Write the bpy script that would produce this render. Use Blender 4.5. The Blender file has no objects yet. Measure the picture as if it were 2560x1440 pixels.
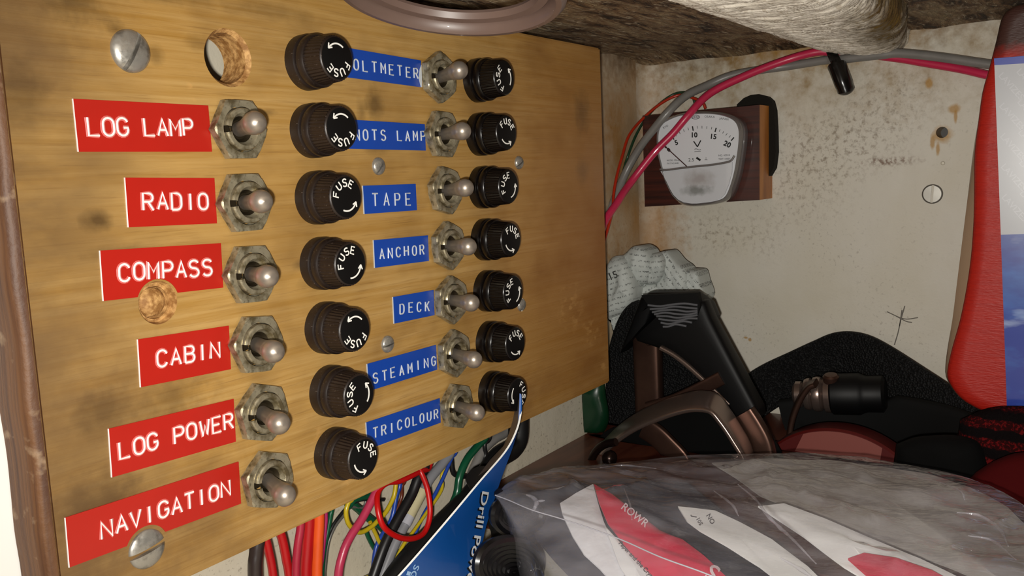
import bpy, bmesh, math, random
import numpy as np
from mathutils import Vector, Matrix, noise
random.seed(7)
S = 0.001                      # all geometry below is written in millimetres
sc = bpy.context.scene
# ------------------------------------------------------------------ camera
# world: X along the switch panel, Y into the panel, Z up; panel face is y = 0
R = np.array([[0.55979142, -0.82756774, -0.04201442],
              [-0.13053512, -0.03800065, -0.99071516],
              [0.81828733, 0.5600782, -0.12929909]])
CAM = np.array([-244.5642932, -197.46963675, 40.14392921]); FPX = 2199.4
cd = bpy.data.cameras.new('camera'); cam = bpy.data.objects.new('camera', cd)
sc.collection.objects.link(cam); sc.camera = cam
rot = Matrix(((R[0][0], -R[1][0], -R[2][0]), (R[0][1], -R[1][1], -R[2][1]), (R[0][2], -R[1][2], -R[2][2])))
cam.matrix_world = Matrix.Translation(Vector(CAM * S)) @ rot.to_4x4()
cd.sensor_fit = 'HORIZONTAL'; cd.sensor_width = 36.0; cd.lens = FPX / 2560 * 36.0
cd.clip_start = 0.01; cd.clip_end = 20
# ------------------------------------------------------------------ light
w = bpy.data.worlds.new('cabin_dim_light'); sc.world = w; w.use_nodes = True
w.node_tree.nodes['Background'].inputs[0].default_value = (1.0, 0.9, 0.78, 1)
w.node_tree.nodes['Background'].inputs[1].default_value = 0.06
fl = bpy.data.lights.new('phone_flash', 'SPOT'); flo = bpy.data.objects.new('phone_flash', fl)
sc.collection.objects.link(flo)
fl.energy = 4.3; fl.color = (1.0, 0.962, 0.89); fl.shadow_soft_size = 0.003
fl.spot_size = math.radians(136); fl.spot_blend = 1.0
FLASH = CAM + R.T @ np.array([-6.0, 10.0, 0.0])
flo.location = Vector(FLASH * S)
_aim = R.T @ np.array([(1800 - 1280) / FPX, (760 - 720) / FPX, 1.0])
flo.rotation_euler = Vector(_aim).to_track_quat('-Z', 'Y').to_euler()
sc.view_settings.view_transform = 'Standard'; sc.view_settings.look = 'None'
sc.view_settings.exposure = 0.0; sc.view_settings.gamma = 1.0; sc.view_settings.use_curve_mapping = False

# ------------------------------------------------------------------ helpers
def ray(u, v): return R.T @ np.array([(u - 1280) / FPX, (v - 720) / FPX, 1.0])
def at(u, v, ax, val):
    """point of the photo's line of sight (u, v) on the world plane axis=val (mm)"""
    r = ray(u, v); return CAM + r * ((val - CAM[ax]) / r[ax])
def A(*p): return np.array(p, float)
def nrm(v): v = np.asarray(v, float); return v / (np.linalg.norm(v) + 1e-12)

class MB:
    def __init__(s): s.v = []; s.f = []; s.m = []
    def add(s, vs, fs, m=0):
        b = len(s.v); s.v += [tuple(map(float, p)) for p in vs]
        for f in fs: s.f.append(tuple(i + b for i in f)); s.m.append(m)
    def grid(s, rows, m=0, cu=False, cv=False):
        n = len(rows); k = len(rows[0]); fs = []
        for i in range(n if cu else n - 1):
            for j in range(k if cv else k - 1):
                a = i * k + j; b = i * k + (j + 1) % k; c = ((i + 1) % n) * k + (j + 1) % k; d = ((i + 1) % n) * k + j
                fs.append((a, b, c, d))
        s.add([p for r in rows for p in r], fs, m)
    def tube(s, pts, r, n=10, m=0, caps=True, flat=1.0, up=None):
        pts = [np.asarray(p, float) for p in pts]
        if not hasattr(r, '__len__'): pts = [p for i, p in enumerate(pts) if i == 0 or np.linalg.norm(p - pts[i - 1]) > 1e-4]
        k = len(pts)
        rr = r if hasattr(r, '__len__') else [r] * k
        T = [nrm(pts[min(i + 1, k - 1)] - pts[max(i - 1, 0)]) for i in range(k)]
        N = np.cross(T[0], up if up is not None else (A(0, 0, 1) if abs(T[0][2]) < .9 else A(1, 0, 0))); N = nrm(N)
        rows = []
        for i in range(k):
            if up is not None: N = nrm(np.cross(T[i], up))
            else: N = nrm(N - T[i] * (N @ T[i]))
            B = np.cross(T[i], N)
            rows.append([pts[i] + rr[i] * (N * math.cos(a) * flat + B * math.sin(a)) for a in np.linspace(0, 2 * math.pi, n, endpoint=False)])
        s.grid(rows, m, cv=True)
        if caps:
            s.add(rows[0], [tuple(range(n - 1, -1, -1))], m); s.add(rows[-1], [tuple(range(n))], m)
    def lathe(s, prof, o=(0, 0, 0), ax=(0, -1, 0), n=40, m=0, rfun=None, a0=0, a1=2 * math.pi):
        o = A(*o); ax = nrm(ax); e1 = nrm(np.cross(ax, A(0, 0, 1) if abs(ax[2]) < .9 else A(1, 0, 0))); e2 = np.cross(ax, e1)
        full = abs(a1 - a0 - 2 * math.pi) < 1e-6
        angs = np.linspace(a0, a1, n, endpoint=not full)
        rows = []
        for (r, h) in prof:
            rows.append([o + ax * h + (e1 * math.cos(a) + e2 * math.sin(a)) * (rfun(r, h, a) if rfun else r) for a in angs])
        s.grid(rows, m, cv=full)
    def prism(s, out, h0, h1, to3, m=0, ms=None):
        k = len(out); a = [to3(x, y, h0) for x, y in out]; b = [to3(x, y, h1) for x, y in out]
        s.add(a + b, [tuple(range(k - 1, -1, -1)), tuple(range(k, 2 * k))], m)
        for i in range(k):
            j = (i + 1) % k
            s.add([a[i], a[j], b[j], b[i]], [(0, 1, 2, 3)], m if ms is None else ms(i))
    def box(s, lo, hi, m=0, bev=0):
        lo = A(*lo); hi = A(*hi)
        bm = bmesh.new(); bmesh.ops.create_cube(bm, size=1)
        for v in bm.verts: v.co = Vector((lo + hi) / 2 + A(*v.co) * (hi - lo))
        if bev: bmesh.ops.bevel(bm, geom=bm.edges[:], offset=bev, segments=2, affect='EDGES')
        bm.verts.index_update()
        s.add([v.co for v in bm.verts], [[v.index for v in f.verts] for f in bm.faces], m); bm.free()
    def ribbon(s, pts, wdir, wid, th, m=0, sub=6):
        """strap: path of centre points, width direction per point, width and thickness"""
        k = len(pts); rows = []
        for i in range(k):
            p = A(*pts[i]); t = nrm(A(*pts[min(i + 1, k - 1)]) - A(*pts[max(i - 1, 0)]))
            wd = A(*(wdir[i] if hasattr(wdir[0], '__len__') else wdir)); wd = nrm(wd - t * (wd @ t)); nn = np.cross(t, wd)
            ww = wid[i] if hasattr(wid, '__len__') else wid
            ring = []
            for a in np.linspace(0, 2 * math.pi, 24, endpoint=False):
                c, q = math.cos(a), math.sin(a)
                ring.append(p + wd * ww / 2 * np.sign(c) * abs(c) ** .35 + nn * th / 2 * np.sign(q) * abs(q) ** .6)
            rows.append(ring)
        s.grid(rows, m, cv=True)
        s.add(rows[0], [tuple(range(23, -1, -1))], m); s.add(rows[-1], [tuple(range(24))], m)

def cr(pts, n=8):
    """Catmull-Rom sampling"""
    P = [np.asarray(p, float) for p in pts]; P = [2 * P[0] - P[1]] + P + [2 * P[-1] - P[-2]]; out = []
    for i in range(1, len(P) - 2):
        for t in np.linspace(0, 1, n, endpoint=False):
            a, b, c, d = P[i - 1:i + 3]
            out.append(.5 * ((2 * b) + (-a + c) * t + (2 * a - 5 * b + 4 * c - d) * t * t + (-a + 3 * b - 3 * c + d) * t ** 3))
    out.append(P[-2]); return out

ORG = {}
SOFT = {'webbing_strap', 'wire', 'cable', 'hose', 'cord', 'gate', 'lower_bar', 'outer_bar', 'snap_shackle', 'black_pouch', 'green_bag', 'fold', 'cloth', 'knitted_cloth', 'claw', 'body'}
def obj(name, mb, mats, parent=None, o=(0, 0, 0), label=None, cat=None, group=None, kind=None, sharp=40, smooth=True):
    o = A(*o)
    me = bpy.data.meshes.new(name)
    if kind is None and name in SOFT:   # soft or loose things settle on the board, the shelf and the walls
        mb.v = [(min(x, 234.8), min(y, 31.8), max(z, -99.9 if x > 46.5 else -111.9)) for x, y, z in mb.v]
    me.from_pydata([tuple((A(*p) - o) * S) for p in mb.v], [], mb.f)
    for mt in (mats if isinstance(mats, (list, tuple)) else [mats]): me.materials.append(mt)
    me.polygons.foreach_set('material_index', mb.m)
    if smooth:
        me.polygons.foreach_set('use_smooth', [True] * len(me.polygons))
    bm = bmesh.new(); bm.from_mesh(me); bmesh.ops.remove_doubles(bm, verts=bm.verts[:], dist=1e-7); bmesh.ops.recalc_face_normals(bm, faces=bm.faces[:]); bm.to_mesh(me); bm.free()
    if smooth: me.set_sharp_from_angle(angle=math.radians(sharp))
    ob = bpy.data.objects.new(name, me); sc.collection.objects.link(ob)
    put(ob, parent, o); tag(ob, label, cat, group, kind)
    return ob
def put(ob, parent, o):
    ORG[ob.name] = A(*o)
    ob.parent = parent
    ob.location = Vector((A(*o) - (ORG[parent.name] if parent else 0)) * S)
def tag(ob, label=None, cat=None, group=None, kind=None):
    if label: ob['label'] = label
    if cat: ob['category'] = cat
    if group: ob['group'] = group
    if kind: ob['kind'] = kind
def thing(name, label, cat, o, group=None):
    ob = bpy.data.objects.new(name, None); sc.collection.objects.link(ob); ob.empty_display_size = .01
    put(ob, None, o); tag(ob, label, cat, group); return ob
def copy_part(src, parent, o, label=None):
    """copy of a part and its sub-parts under parent, at o"""
    c = src.copy(); sc.collection.objects.link(c); put(c, parent, o)
    if label: c['label'] = label
    for ch in list(src.children):
        d = ch.copy(); sc.collection.objects.link(d); ORG[d.name] = A(*o) + A(*ch.location) / S; d.parent = c; d.location = ch.location.copy()
    return c
def boolean(mb, cutters):
    """mesh of mb minus cutters (MBs), as a new MB; the face material of a cut comes from slot 1"""
    me = bpy.data.meshes.new('t'); me.from_pydata(mb.v, [], mb.f); t = bpy.data.objects.new('t', me); sc.collection.objects.link(t)
    cs = []
    for c in cutters:
        m2 = bpy.data.meshes.new('c'); m2.from_pydata(c.v, [], c.f)
        bm = bmesh.new(); bm.from_mesh(m2); bmesh.ops.remove_doubles(bm, verts=bm.verts[:], dist=1e-5); bmesh.ops.recalc_face_normals(bm, faces=bm.faces[:]); bm.to_mesh(m2); bm.free()
        o2 = bpy.data.objects.new('c', m2); sc.collection.objects.link(o2); cs.append(o2)
        md = t.modifiers.new('b', 'BOOLEAN'); md.object = o2; md.operation = 'DIFFERENCE'; md.solver = 'EXACT'
    bm = bmesh.new(); bm.from_mesh(me); bmesh.ops.remove_doubles(bm, verts=bm.verts[:], dist=1e-5); bmesh.ops.recalc_face_normals(bm, faces=bm.faces[:]); bm.to_mesh(me); bm.free()
    dg = bpy.context.evaluated_depsgraph_get(); ev = t.evaluated_get(dg).to_mesh()
    out = MB(); out.v = [tuple(v.co) for v in ev.vertices]; out.f = [tuple(p.vertices) for p in ev.polygons]; out.m = [0] * len(out.f)
    t.evaluated_get(dg).to_mesh_clear()
    for q in [t] + cs: bpy.data.objects.remove(q)
    return out
def text_mb(mb, s, size, to3, m=0, align='CENTER', sx=1.0, bold=0.0, spacing=1.0):
    """printed letters as a flat mesh laid on a surface by to3(x, y)"""
    cu = bpy.data.curves.new('t', 'FONT'); cu.body = s; cu.size = size; cu.align_x = align; cu.align_y = 'CENTER'; cu.offset = bold; cu.resolution_u = 3; cu.space_character = spacing
    t = bpy.data.objects.new('t', cu); sc.collection.objects.link(t)
    dg = bpy.context.evaluated_depsgraph_get(); dg.update(); ev = t.evaluated_get(dg); me = ev.to_mesh()
    mb.add([to3(v.co.x * sx, v.co.y) for v in me.vertices], [tuple(p.vertices) for p in me.polygons], m)
    ev.to_mesh_clear(); bpy.data.objects.remove(t)

# ------------------------------------------------------------------ materials
def lin(h):
    h = h.lstrip('#'); r = [int(h[i:i + 2], 16) / 255 for i in (0, 2, 4)]
    return tuple(x / 12.92 if x <= .04045 else ((x + .055) / 1.055) ** 2.4 for x in r) + (1,)
class MT:
    def __init__(s, name, col, rough=.5, metal=0, spec=.5, coat=0):
        s.m = bpy.data.materials.new(name); s.m.use_nodes = True; s.t = s.m.node_tree; s.n = s.t.nodes; s.b = s.n['Principled BSDF']
        s.col = s.val(lin(col) if isinstance(col, str) else tuple(col) + (1,))
        s.b.inputs['Base Color'].default_value = s.col
        s.b.inputs['Roughness'].default_value = rough; s.b.inputs['Metallic'].default_value = metal
        s.b.inputs['Specular IOR Level'].default_value = spec; s.b.inputs['Coat Weight'].default_value = coat
        s.tc = s.n.new('ShaderNodeTexCoord'); s.last = None; s.bmp = None
    def val(s, c): return c
    def link(s, a, b): s.t.links.new(a, b)
    def noise(s, scale, stretch=(1, 1, 1), detail=4, rough=.55, dist=0, loc=(0, 0, 0), rot=(0, 0, 0)):
        mp = s.n.new('ShaderNodeMapping'); mp.inputs['Scale'].default_value = stretch; mp.inputs['Location'].default_value = loc; mp.inputs['Rotation'].default_value = rot
        s.link(s.tc.outputs['Object'], mp.inputs[0]); nz = s.n.new('ShaderNodeTexNoise'); s.link(mp.outputs[0], nz.inputs['Vector'])
        nz.inputs['Scale'].default_value = scale; nz.inputs['Detail'].default_value = detail; nz.inputs['Roughness'].default_value = rough; nz.inputs['Distortion'].default_value = dist
        return nz.outputs['Fac']
    def ramp(s, fac, lo, hi, a=0.0, b=1.0):
        r = s.n.new('ShaderNodeMapRange'); s.link(fac, r.inputs[0]); r.inputs[1].default_value = lo; r.inputs[2].default_value = hi; r.inputs[3].default_value = a; r.inputs[4].default_value = b
        r.clamp = True; return r.outputs[0]
    def math(s, op, a, b):
        r = s.n.new('ShaderNodeMath'); r.operation = op
        for i, x in enumerate((a, b)):
            if isinstance(x, (int, float)): r.inputs[i].default_value = x
            else: s.link(x, r.inputs[i])
        r.use_clamp = True; return r.outputs[0]
    def spot(s, c, rad, soft=0.5, wob=0.0):
        """1 inside an ellipsoid at c (object mm) fading out over soft"""
        mp = s.n.new('ShaderNodeMapping'); mp.vector_type = 'TEXTURE'; mp.inputs['Location'].default_value = [x * S for x in c]; mp.inputs['Scale'].default_value = [x * S for x in rad]
        s.link(s.tc.outputs['Object'], mp.inputs[0]); L = s.n.new('ShaderNodeVectorMath'); L.operation = 'LENGTH'; s.link(mp.outputs[0], L.inputs[0])
        d = L.outputs['Value']
        if wob:
            ad = s.n.new('ShaderNodeMath'); ad.operation = 'ADD'; s.link(d, ad.inputs[0]); s.link(s.ramp(s.noise(220), 0.2, .8, -wob, wob), ad.inputs[1]); d = ad.outputs[0]
        return s.ramp(d, 1.0, 1.0 - soft, 0, 1)
    def mix(s, fac, col):
        mx = s.n.new('ShaderNodeMix'); mx.data_type = 'RGBA'
        if isinstance(fac, (int, float)): mx.inputs[0].default_value = fac
        else: s.link(fac, mx.inputs[0])
        if s.last is None: mx.inputs[6].default_value = s.col
        else: s.link(s.last, mx.inputs[6])
        mx.inputs[7].default_value = lin(col) if isinstance(col, str) else tuple(col) + (1,)
        s.last = mx.outputs[2]; s.link(s.last, s.b.inputs['Base Color']); return s
    def bump(s, fac, dist=.0002, strength=1.0):
        b = s.n.new('ShaderNodeBump'); b.inputs['Distance'].default_value = dist; b.inputs['Strength'].default_value = strength; s.link(fac, b.inputs['Height'])
        if s.bmp is not None: s.link(s.bmp, b.inputs['Normal'])
        s.bmp = b.outputs[0]; s.link(s.bmp, s.b.inputs['Normal']); return s
    def rough(s, fac): s.link(fac, s.b.inputs['Roughness']); return s
def plain(name, col, rough=.5, metal=0, spec=.5, coat=0): return MT(name, col, rough, metal, spec, coat).m

# varnished ply board; object origin is the panel's base point PO
PO = A(-10, 0, -62)
def po(x, z): return (x - PO[0], 0 - PO[1], z - PO[2])
def make_wood():
    t = MT('varnished_plywood', '#b39057', .42, coat=.12, spec=.35); t.b.inputs['Coat Roughness'].default_value = .25
    g1 = t.noise(1, (14, 60, 420), 6, .62, .3); g2 = t.noise(1, (45, 120, 1500), 4, .6); g3 = t.noise(28, (1, 1, 1.6), 3, .55); g4 = t.noise(9, (1, 1, 2), 2, .5, loc=(.3, 0, .1))
    t.mix(t.ramp(g1, .38, .68), '#9d7536')
    t.mix(t.ramp(g4, .42, .62, 0, .5), '#a17c42')
    t.mix(t.ramp(g2, .55, .72, 0, .5), '#785428')
    t.mix(t.ramp(g3, .47, .68, 0, .55), '#705026')
    # worn, grimy left end; flash vignette also painted in, darkening its corners
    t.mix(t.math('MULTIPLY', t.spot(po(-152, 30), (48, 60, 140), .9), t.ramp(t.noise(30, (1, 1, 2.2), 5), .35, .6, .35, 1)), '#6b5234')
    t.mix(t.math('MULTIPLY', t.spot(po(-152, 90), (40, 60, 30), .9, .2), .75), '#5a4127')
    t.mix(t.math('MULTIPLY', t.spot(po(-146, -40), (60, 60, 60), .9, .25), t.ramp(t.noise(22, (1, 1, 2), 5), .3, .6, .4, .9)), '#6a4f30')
    # darker orange towards the right end: flash falloff painted into the wood
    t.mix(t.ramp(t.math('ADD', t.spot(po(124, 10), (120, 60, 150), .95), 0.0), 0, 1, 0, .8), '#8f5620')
    for (x, z, rx, rz, k) in [(-128, 33, 5, 3.2, .7), (-30, 64, 5, 7, .6), (-36, 62, 3, 5, .4), (-60, 10, 9, 3, .35), (105, 66, 9, 12, .45), (104, 40, 7, 8, .3), (-74, 60, 4, 1.4, .4), (-112, -14, 12, 8, .35),
                              (-104, 88, 18, 3, .45), (-128, 83, 8, 6, .5), (-118, 78, 3, 3, .5), (-108, 73, 3, 3, .4), (-95, 77, 5, 3, .3), (-135, -34, 16, 9, .4), (-70, 88, 20, 3, .3), (-142, 62, 8, 10, .4), (-131, -12, 10, 7, .4), (-122, 25, 12, 2.5, .4), (-30, 50, 7, 3, .35), (-66, 16, 4, 2, .5)]:
        t.mix(t.math('MULTIPLY', t.spot(po(x, z), (rx, 30, rz), .8, .3), k), '#33210f')
    for (x, z, rx, rz) in [(-52.5, -56, 4, 5), (-66, -36, 5, 3), (-59, -48, 2, 6), (90, -20, 14, 12), (108, -34, 10, 9), (118, -52, 4, 6), (-98, 65, 2, 6), (-100, 84, 1, 3)]:
        t.mix(t.math('MULTIPLY', t.spot(po(x, z), (rx, 30, rz), .9, .5), t.ramp(t.noise(160, (1, 1, 2), 3), .5, .6, 0, .5)), '#c79a5c')
    t.bump(g2, .00012).rough(t.ramp(g3, .3, .7, .34, .6))
    return t.m
M = {}
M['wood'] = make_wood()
t = MT('cut_wood', '#8a5f2e', .7); t.mix(t.ramp(t.noise(500, (1, 1, 1), 4), .4, .65), '#c99d62'); t.bump(t.noise(700), .0004); M['cut_wood'] = t.m
t = MT('brown_edge_wood', '#6a4526', .55); t.mix(t.ramp(t.noise(1, (300, 900, 22), 5), .4, .65), '#4a2c1a'); t.mix(t.ramp(t.noise(120), .6, .72, 0, .8), '#a58a6c'); t.bump(t.noise(400), .0002); M['edge'] = t.m
def wall_mat(name, base, dirt, ox=(0, 0, 0), specks=.5):
    t = MT(name, base, .55, spec=.3)
    t.mix(t.ramp(t.noise(22, detail=5), .4, .75, 0, .35), dirt)
    mask = t.ramp(t.noise(26, detail=3, loc=(.2, .1, .4)), .42, .62)
    t.mix(t.math('MULTIPLY', t.math('MULTIPLY', t.ramp(t.noise(520, detail=3, rough=.6), .58, .70), mask), specks), '#4a3826')
    t.bump(t.noise(60, detail=5), .0006); t.bump(t.noise(900, detail=2), .00006)
    return t
# right wall: object origin at (235,-215,0)
WR = A(235, -215, -100)
def wr(y, z): return (0, y - WR[1], z - WR[2])
t = wall_mat('cream_painted_wall', '#cbc6ba', '#bab094', specks=.35)
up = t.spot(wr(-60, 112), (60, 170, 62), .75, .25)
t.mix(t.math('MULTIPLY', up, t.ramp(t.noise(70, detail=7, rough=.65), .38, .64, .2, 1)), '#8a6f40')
for (y, z, ry, rz, k) in [(-62, 38, 36, 36, .95), (-90, 52, 36, 26, .8), (-104, 70, 30, 24, .6), (20, 30, 18, 80, .5), (-12, 2, 30, 16, .9), (4, 92, 40, 12, .5), (-40, -2, 14, 18, .5)]:
    t.mix(t.math('MULTIPLY', t.math('MULTIPLY', t.spot(wr(y, z), (60, ry, rz), .8, .2), t.ramp(t.noise(360, detail=5, rough=.66), .50, .68)), k * .75), '#66523a')
t.mix(t.math('MULTIPLY', t.spot(wr(36, 10), (60, 34, 150), .7, .2), t.ramp(t.noise(30, detail=5), .35, .65, .4, 1)), '#a5783f')
for (y, z, ry, rz) in [(-128, 50, 5.5, 5), (-132.6, 62, 3.2, 3), (-133.5, 58.5, 1, 4), (-123.5, 47, 1.4, 5), (-126, 43, 1.2, 4), (-121.5, 75, 2, 3), (-100, 92, 5, 2.2), (-31, -59, 1.2, 1.2), (-28.5, -58, 1.5, .8)]:
    t.mix(t.math('MULTIPLY', t.spot(wr(y, z), (60, ry, rz), .5, .25), .75), '#a5781f')
t.mix(t.math('MULTIPLY', t.math('MULTIPLY', t.spot(wr(-104, 38), (60, 17, 3), .7, .3), t.ramp(t.noise(500), .42, .6)), .8), '#6a4a38')
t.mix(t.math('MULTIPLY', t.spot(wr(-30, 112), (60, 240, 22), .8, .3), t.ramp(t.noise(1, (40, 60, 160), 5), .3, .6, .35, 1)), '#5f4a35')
t.mix(t.math('MULTIPLY', t.spot(wr(-70, 100), (60, 60, 14), .8, .3), .5), '#a8791f')
M['wall'] = t.m
t = wall_mat('cream_cavity_wall', '#cbc3b0', '#b3a283', specks=.75)
t.mix(t.math('MULTIPLY', t.spot((330 * 1.0, 0, 140), (105, 60, 150), .7, .2), t.ramp(t.noise(24, (1, 1, .6), 5), .32, .62, .35, 1)), '#a5783f')
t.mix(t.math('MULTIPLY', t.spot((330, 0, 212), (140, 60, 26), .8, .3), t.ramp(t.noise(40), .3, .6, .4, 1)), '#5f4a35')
M['wall_back'] = t.m
M['white_post'] = MT('white_gloss_paint', '#f2f1ec', .4).m
t = MT('rough_stained_deckhead', '#b09a78', .65, spec=.4)
s1 = t.noise(1, (30, 110, 30), 6, .62, .6); s2 = t.noise(1, (120, 420, 120), 5, .6, .4)
t.mix(t.ramp(s1, .36, .58), '#7a5a3c'); t.mix(t.ramp(s1, .52, .64), '#33261a'); t.mix(t.ramp(s2, .54, .66, 0, .8), '#c4b49a')
t.bump(t.ramp(s2, .4, .65), .0016); t.bump(t.noise(300, detail=4), .0006); M['ceiling'] = t.m
t = MT('glass_fibre_cream_paint', '#f2ebdd', .42, spec=.6)
sw = t.noise(1, (70, 460, 260), 5, .6, .9, rot=(0, 0, .5))
t.mix(t.ramp(t.noise(40, detail=4), .5, .72, 0, .4), '#c4b79f'); t.mix(t.ramp(sw, .46, .38, 0, .4), '#a8977c')
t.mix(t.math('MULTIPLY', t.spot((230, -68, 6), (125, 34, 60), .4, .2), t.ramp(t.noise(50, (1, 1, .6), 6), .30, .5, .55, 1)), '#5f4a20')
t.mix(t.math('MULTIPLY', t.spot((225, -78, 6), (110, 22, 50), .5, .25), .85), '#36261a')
t.bump(t.noise(900, detail=3), .0002); M['beam'] = t.m
t = MT('red_brown_varnished_shelf', '#5a2e1e', .4, coat=.2); t.mix(t.ramp(t.noise(1, (20, 200, 60), 5), .4, .65), '#45190f'); M['shelf'] = t.m
# metals and plastics
t = MT('tarnished_nickel', '#a59c84', .4, .62); t.mix(t.ramp(t.noise(260, detail=4), .45, .62), '#6b6046'); t.mix(t.ramp(t.noise(600, detail=3), .58, .68, 0, .6), '#4b4634'); t.rough(t.ramp(t.noise(420, detail=3), .35, .65, .24, .55)); t.bump(t.noise(900), .00008); M['nut'] = t.m
t = MT('satin_nickel_lever', '#a3988c', .36, .7); t.mix(t.ramp(t.noise(300, detail=3), .5, .72, 0, .4), '#7d6f5f'); M['lever'] = t.m
M['bush_dark'] = plain('dark_switch_throat', '#3b3325', .5, .8)
t = MT('old_screw_steel', '#a8a49c', .38, .65); t.mix(t.ramp(t.noise(330), .5, .68, 0, .7), '#5c554b'); t.rough(t.ramp(t.noise(500), .35, .65, .2, .5)); M['screw'] = t.m
t = MT('dusty_brown_bakelite', '#1d1410', .42); t.mix(t.ramp(t.noise(1500, detail=2), .66, .76, 0, .4), '#7d7266'); t.mix(t.ramp(t.noise(90), .45, .7, 0, .5), '#33251b'); M['bake_dusty'] = t.m
t = MT('black_bakelite', '#0c0807', .28); t.mix(t.ramp(t.noise(1700, detail=2), .70, .78, 0, .25), '#6a625a'); M['bake'] = t.m
M['cap_face'] = plain('black_cap_face', '#060505', .55, spec=.25)
M['white_ink'] = plain('white_paint_lettering', '#e8e6e0', .5)
t = MT('red_embossing_tape', '#ab1e13', .33); t.mix(t.ramp(t.noise(30), .4, .7, 0, .4), '#98170d'); M['red_tape'] = t.m
t = MT('blue_embossing_tape', '#0e409e', .33); t.mix(t.ramp(t.noise(40), .4, .7, 0, .3), '#0c3486'); M['blue_tape'] = t.m
M['stress_white'] = plain('stress_whitened_plastic', '#f2ece8', .35)
M['stress_pink'] = plain('half_whitened_red_plastic', '#c9615c', .35)
M['stress_blue'] = plain('whitened_blue_plastic', '#b9bfc6', .35)
def pl(name, col, rough=.35): return plain(name, col, rough)

# ------------------------------------------------------------------ the setting
def struct(name, mb, mat, o, **k): return obj(name, mb, mat, None, o, kind='structure', **k)
m = MB(); m.box((235, -420, -124), (250, 44, 118))
hole = MB(); hp = at(2355, 331, 0, 235); hole.lathe([(0, -1), (2.7, -1), (2.7, 22), (0, 22)], (235 - .5, hp[1], hp[2]), (1, 0, 0), 24)
hole2 = MB(); h2 = at(2357, 408, 0, 235); hole2.lathe([(0, -1), (1.9, -1), (.6, 1.2), (0, 1.2)], (235 - .5, h2[1], h2[2]), (1, 0, 0), 20)
m = boolean(m, [hole, hole2])
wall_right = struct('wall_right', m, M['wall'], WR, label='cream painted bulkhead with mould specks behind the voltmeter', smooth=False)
# pencil cross on the wall
pm = MB()
def on_wall(u, v, off=.05): p = at(u, v, 0, 235 - off); return p
for path in [[(2217, 779), (2260, 797), (2295, 794)], [(2262, 765), (2252, 800), (2245, 832), (2236, 862)], [(2240, 790), (2265, 803), (2280, 806)], [(2255, 775), (2249, 815)]]:
    pm.tube(cr([on_wall(*q) for q in path], 6), .28, 6, flat=1)
obj('pencil_mark', pm, plain('pencil_grey', '#6f6a62', .7), wall_right, WR, label='pencilled cross')
m = MB(); m.box((-420, 32, -124), (250, 46, 118))
struct('wall_back', m, M['wall_back'], (-100, 32, -100), label='cream painted wall of the wiring cavity behind the switch panel', smooth=False)
# coved corner between the two walls
m = MB(); m.grid([[(235 - 9 + 9 * math.sin(a), 32 - 9 + 9 * math.cos(a), z) for a in np.linspace(0, math.pi / 2, 9)] for z in (-112, 104)])
struct('trim_1', m, M['wall'], WR, label='rounded cream corner between the two walls')
m = MB()
rows = []
for i in range(61):
    x = -420 + 660 * i / 60; row = []
    for j in range(49):
        y = 40 - 460 * j / 48
        z = 102.5 + 1.2 * noise.noise((x * .03, y * .06, 0)) + .8 * noise.noise((x * .09, y * .2, 3))
        if x > 205: z -= 3.5 * ((x - 205) / 30) ** 2 * (1 if y > -70 else .3)
        row.append((x, y, z))
    rows.append(row)
m.grid(rows); m.grid([[(p[0], p[1], 118) for p in r] for r in (rows[0], rows[-1])])
struct('ceiling', m, M['ceiling'], (-90, -190, 100), label='rough stained brown deckhead of painted glass fibre')
m = MB(); m.box((-420, -420, -124), (236, 34, -112)); struct('floor', m, M['wall_back'], (-90, -190, -112), label='cream painted shelf under the wiring', smooth=False)
m = MB(); m.box((47, -400, -112), (234.8, 31.8, -100), bev=.8); obj('wooden_board', m, M['shelf'], None, (140, -180, -112), 'red-brown varnished board lying on the shelf at the foot of the cream wall', 'board')
# rounded cream beam under the deckhead, running along x into the right wall
m = MB(); rows = []
prof = [(-60, 106), (-66, 100), (-71.5, 96.6), (-78, 94.4), (-86, 92.7), (-94, 91.6), (-101, 91.3), (-106, 92.2), (-109.5, 94.5), (-111.3, 98), (-112, 103), (-112, 110)]
pc = cr([A(0, y, z) for y, z in prof], 11)
pn = [nrm(np.cross(A(1, 0, 0), pc[min(i + 1, len(pc) - 1)] - pc[max(i - 1, 0)])) for i in range(len(pc))]
pn = [n_ if n_[2] < 0 or n_[1] < 0 else -n_ for n_ in pn]
arcl = np.concatenate([[0], np.cumsum([np.linalg.norm(pc[i + 1] - pc[i]) for i in range(len(pc) - 1)])])
for x in np.concatenate([np.arange(-170, -4, 1.0), np.arange(-4, 237.1, .5)]):
    k = max(0, min(1, (225 - x) / 70)); row = []
    for p, n_, sl in zip(pc, pn, arcl):
        yy = p[1] - (13 * k if p[1] < -100 else 13 * k * max(0, (-85 - p[1]) / 15)); zz = p[2] + .5 * noise.noise((x * .05, yy * .1, 1))
        q = A(x, yy, zz)
        if True:   # laid-up glass strands under the paint: short curved ridges
            wx = x + 5 * noise.noise((x * .03, sl * .06, 4)) + .018 * (sl - 30) ** 2; r1 = 1 - abs(noise.noise((wx * .30, sl * .075, 2))) * 2.4; r2 = 1 - abs(noise.noise((wx * .62 + 3, sl * .14 + wx * .05, 7))) * 2.4
            q = q + n_ * (.75 * max(0, r1) ** 1.5 + .40 * max(0, r2) ** 1.5)
        row.append(q)
    rows.append(row)
m.grid(rows)
struct('trim_2', m, M['beam'], (-50, -65, 92), label='rounded cream glass fibre beam under the deckhead with brown stained end', sharp=180)
m = MB(); m.box((-420, 11.5, -112), (-145.5, 31.5, 102), bev=.6)
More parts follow.
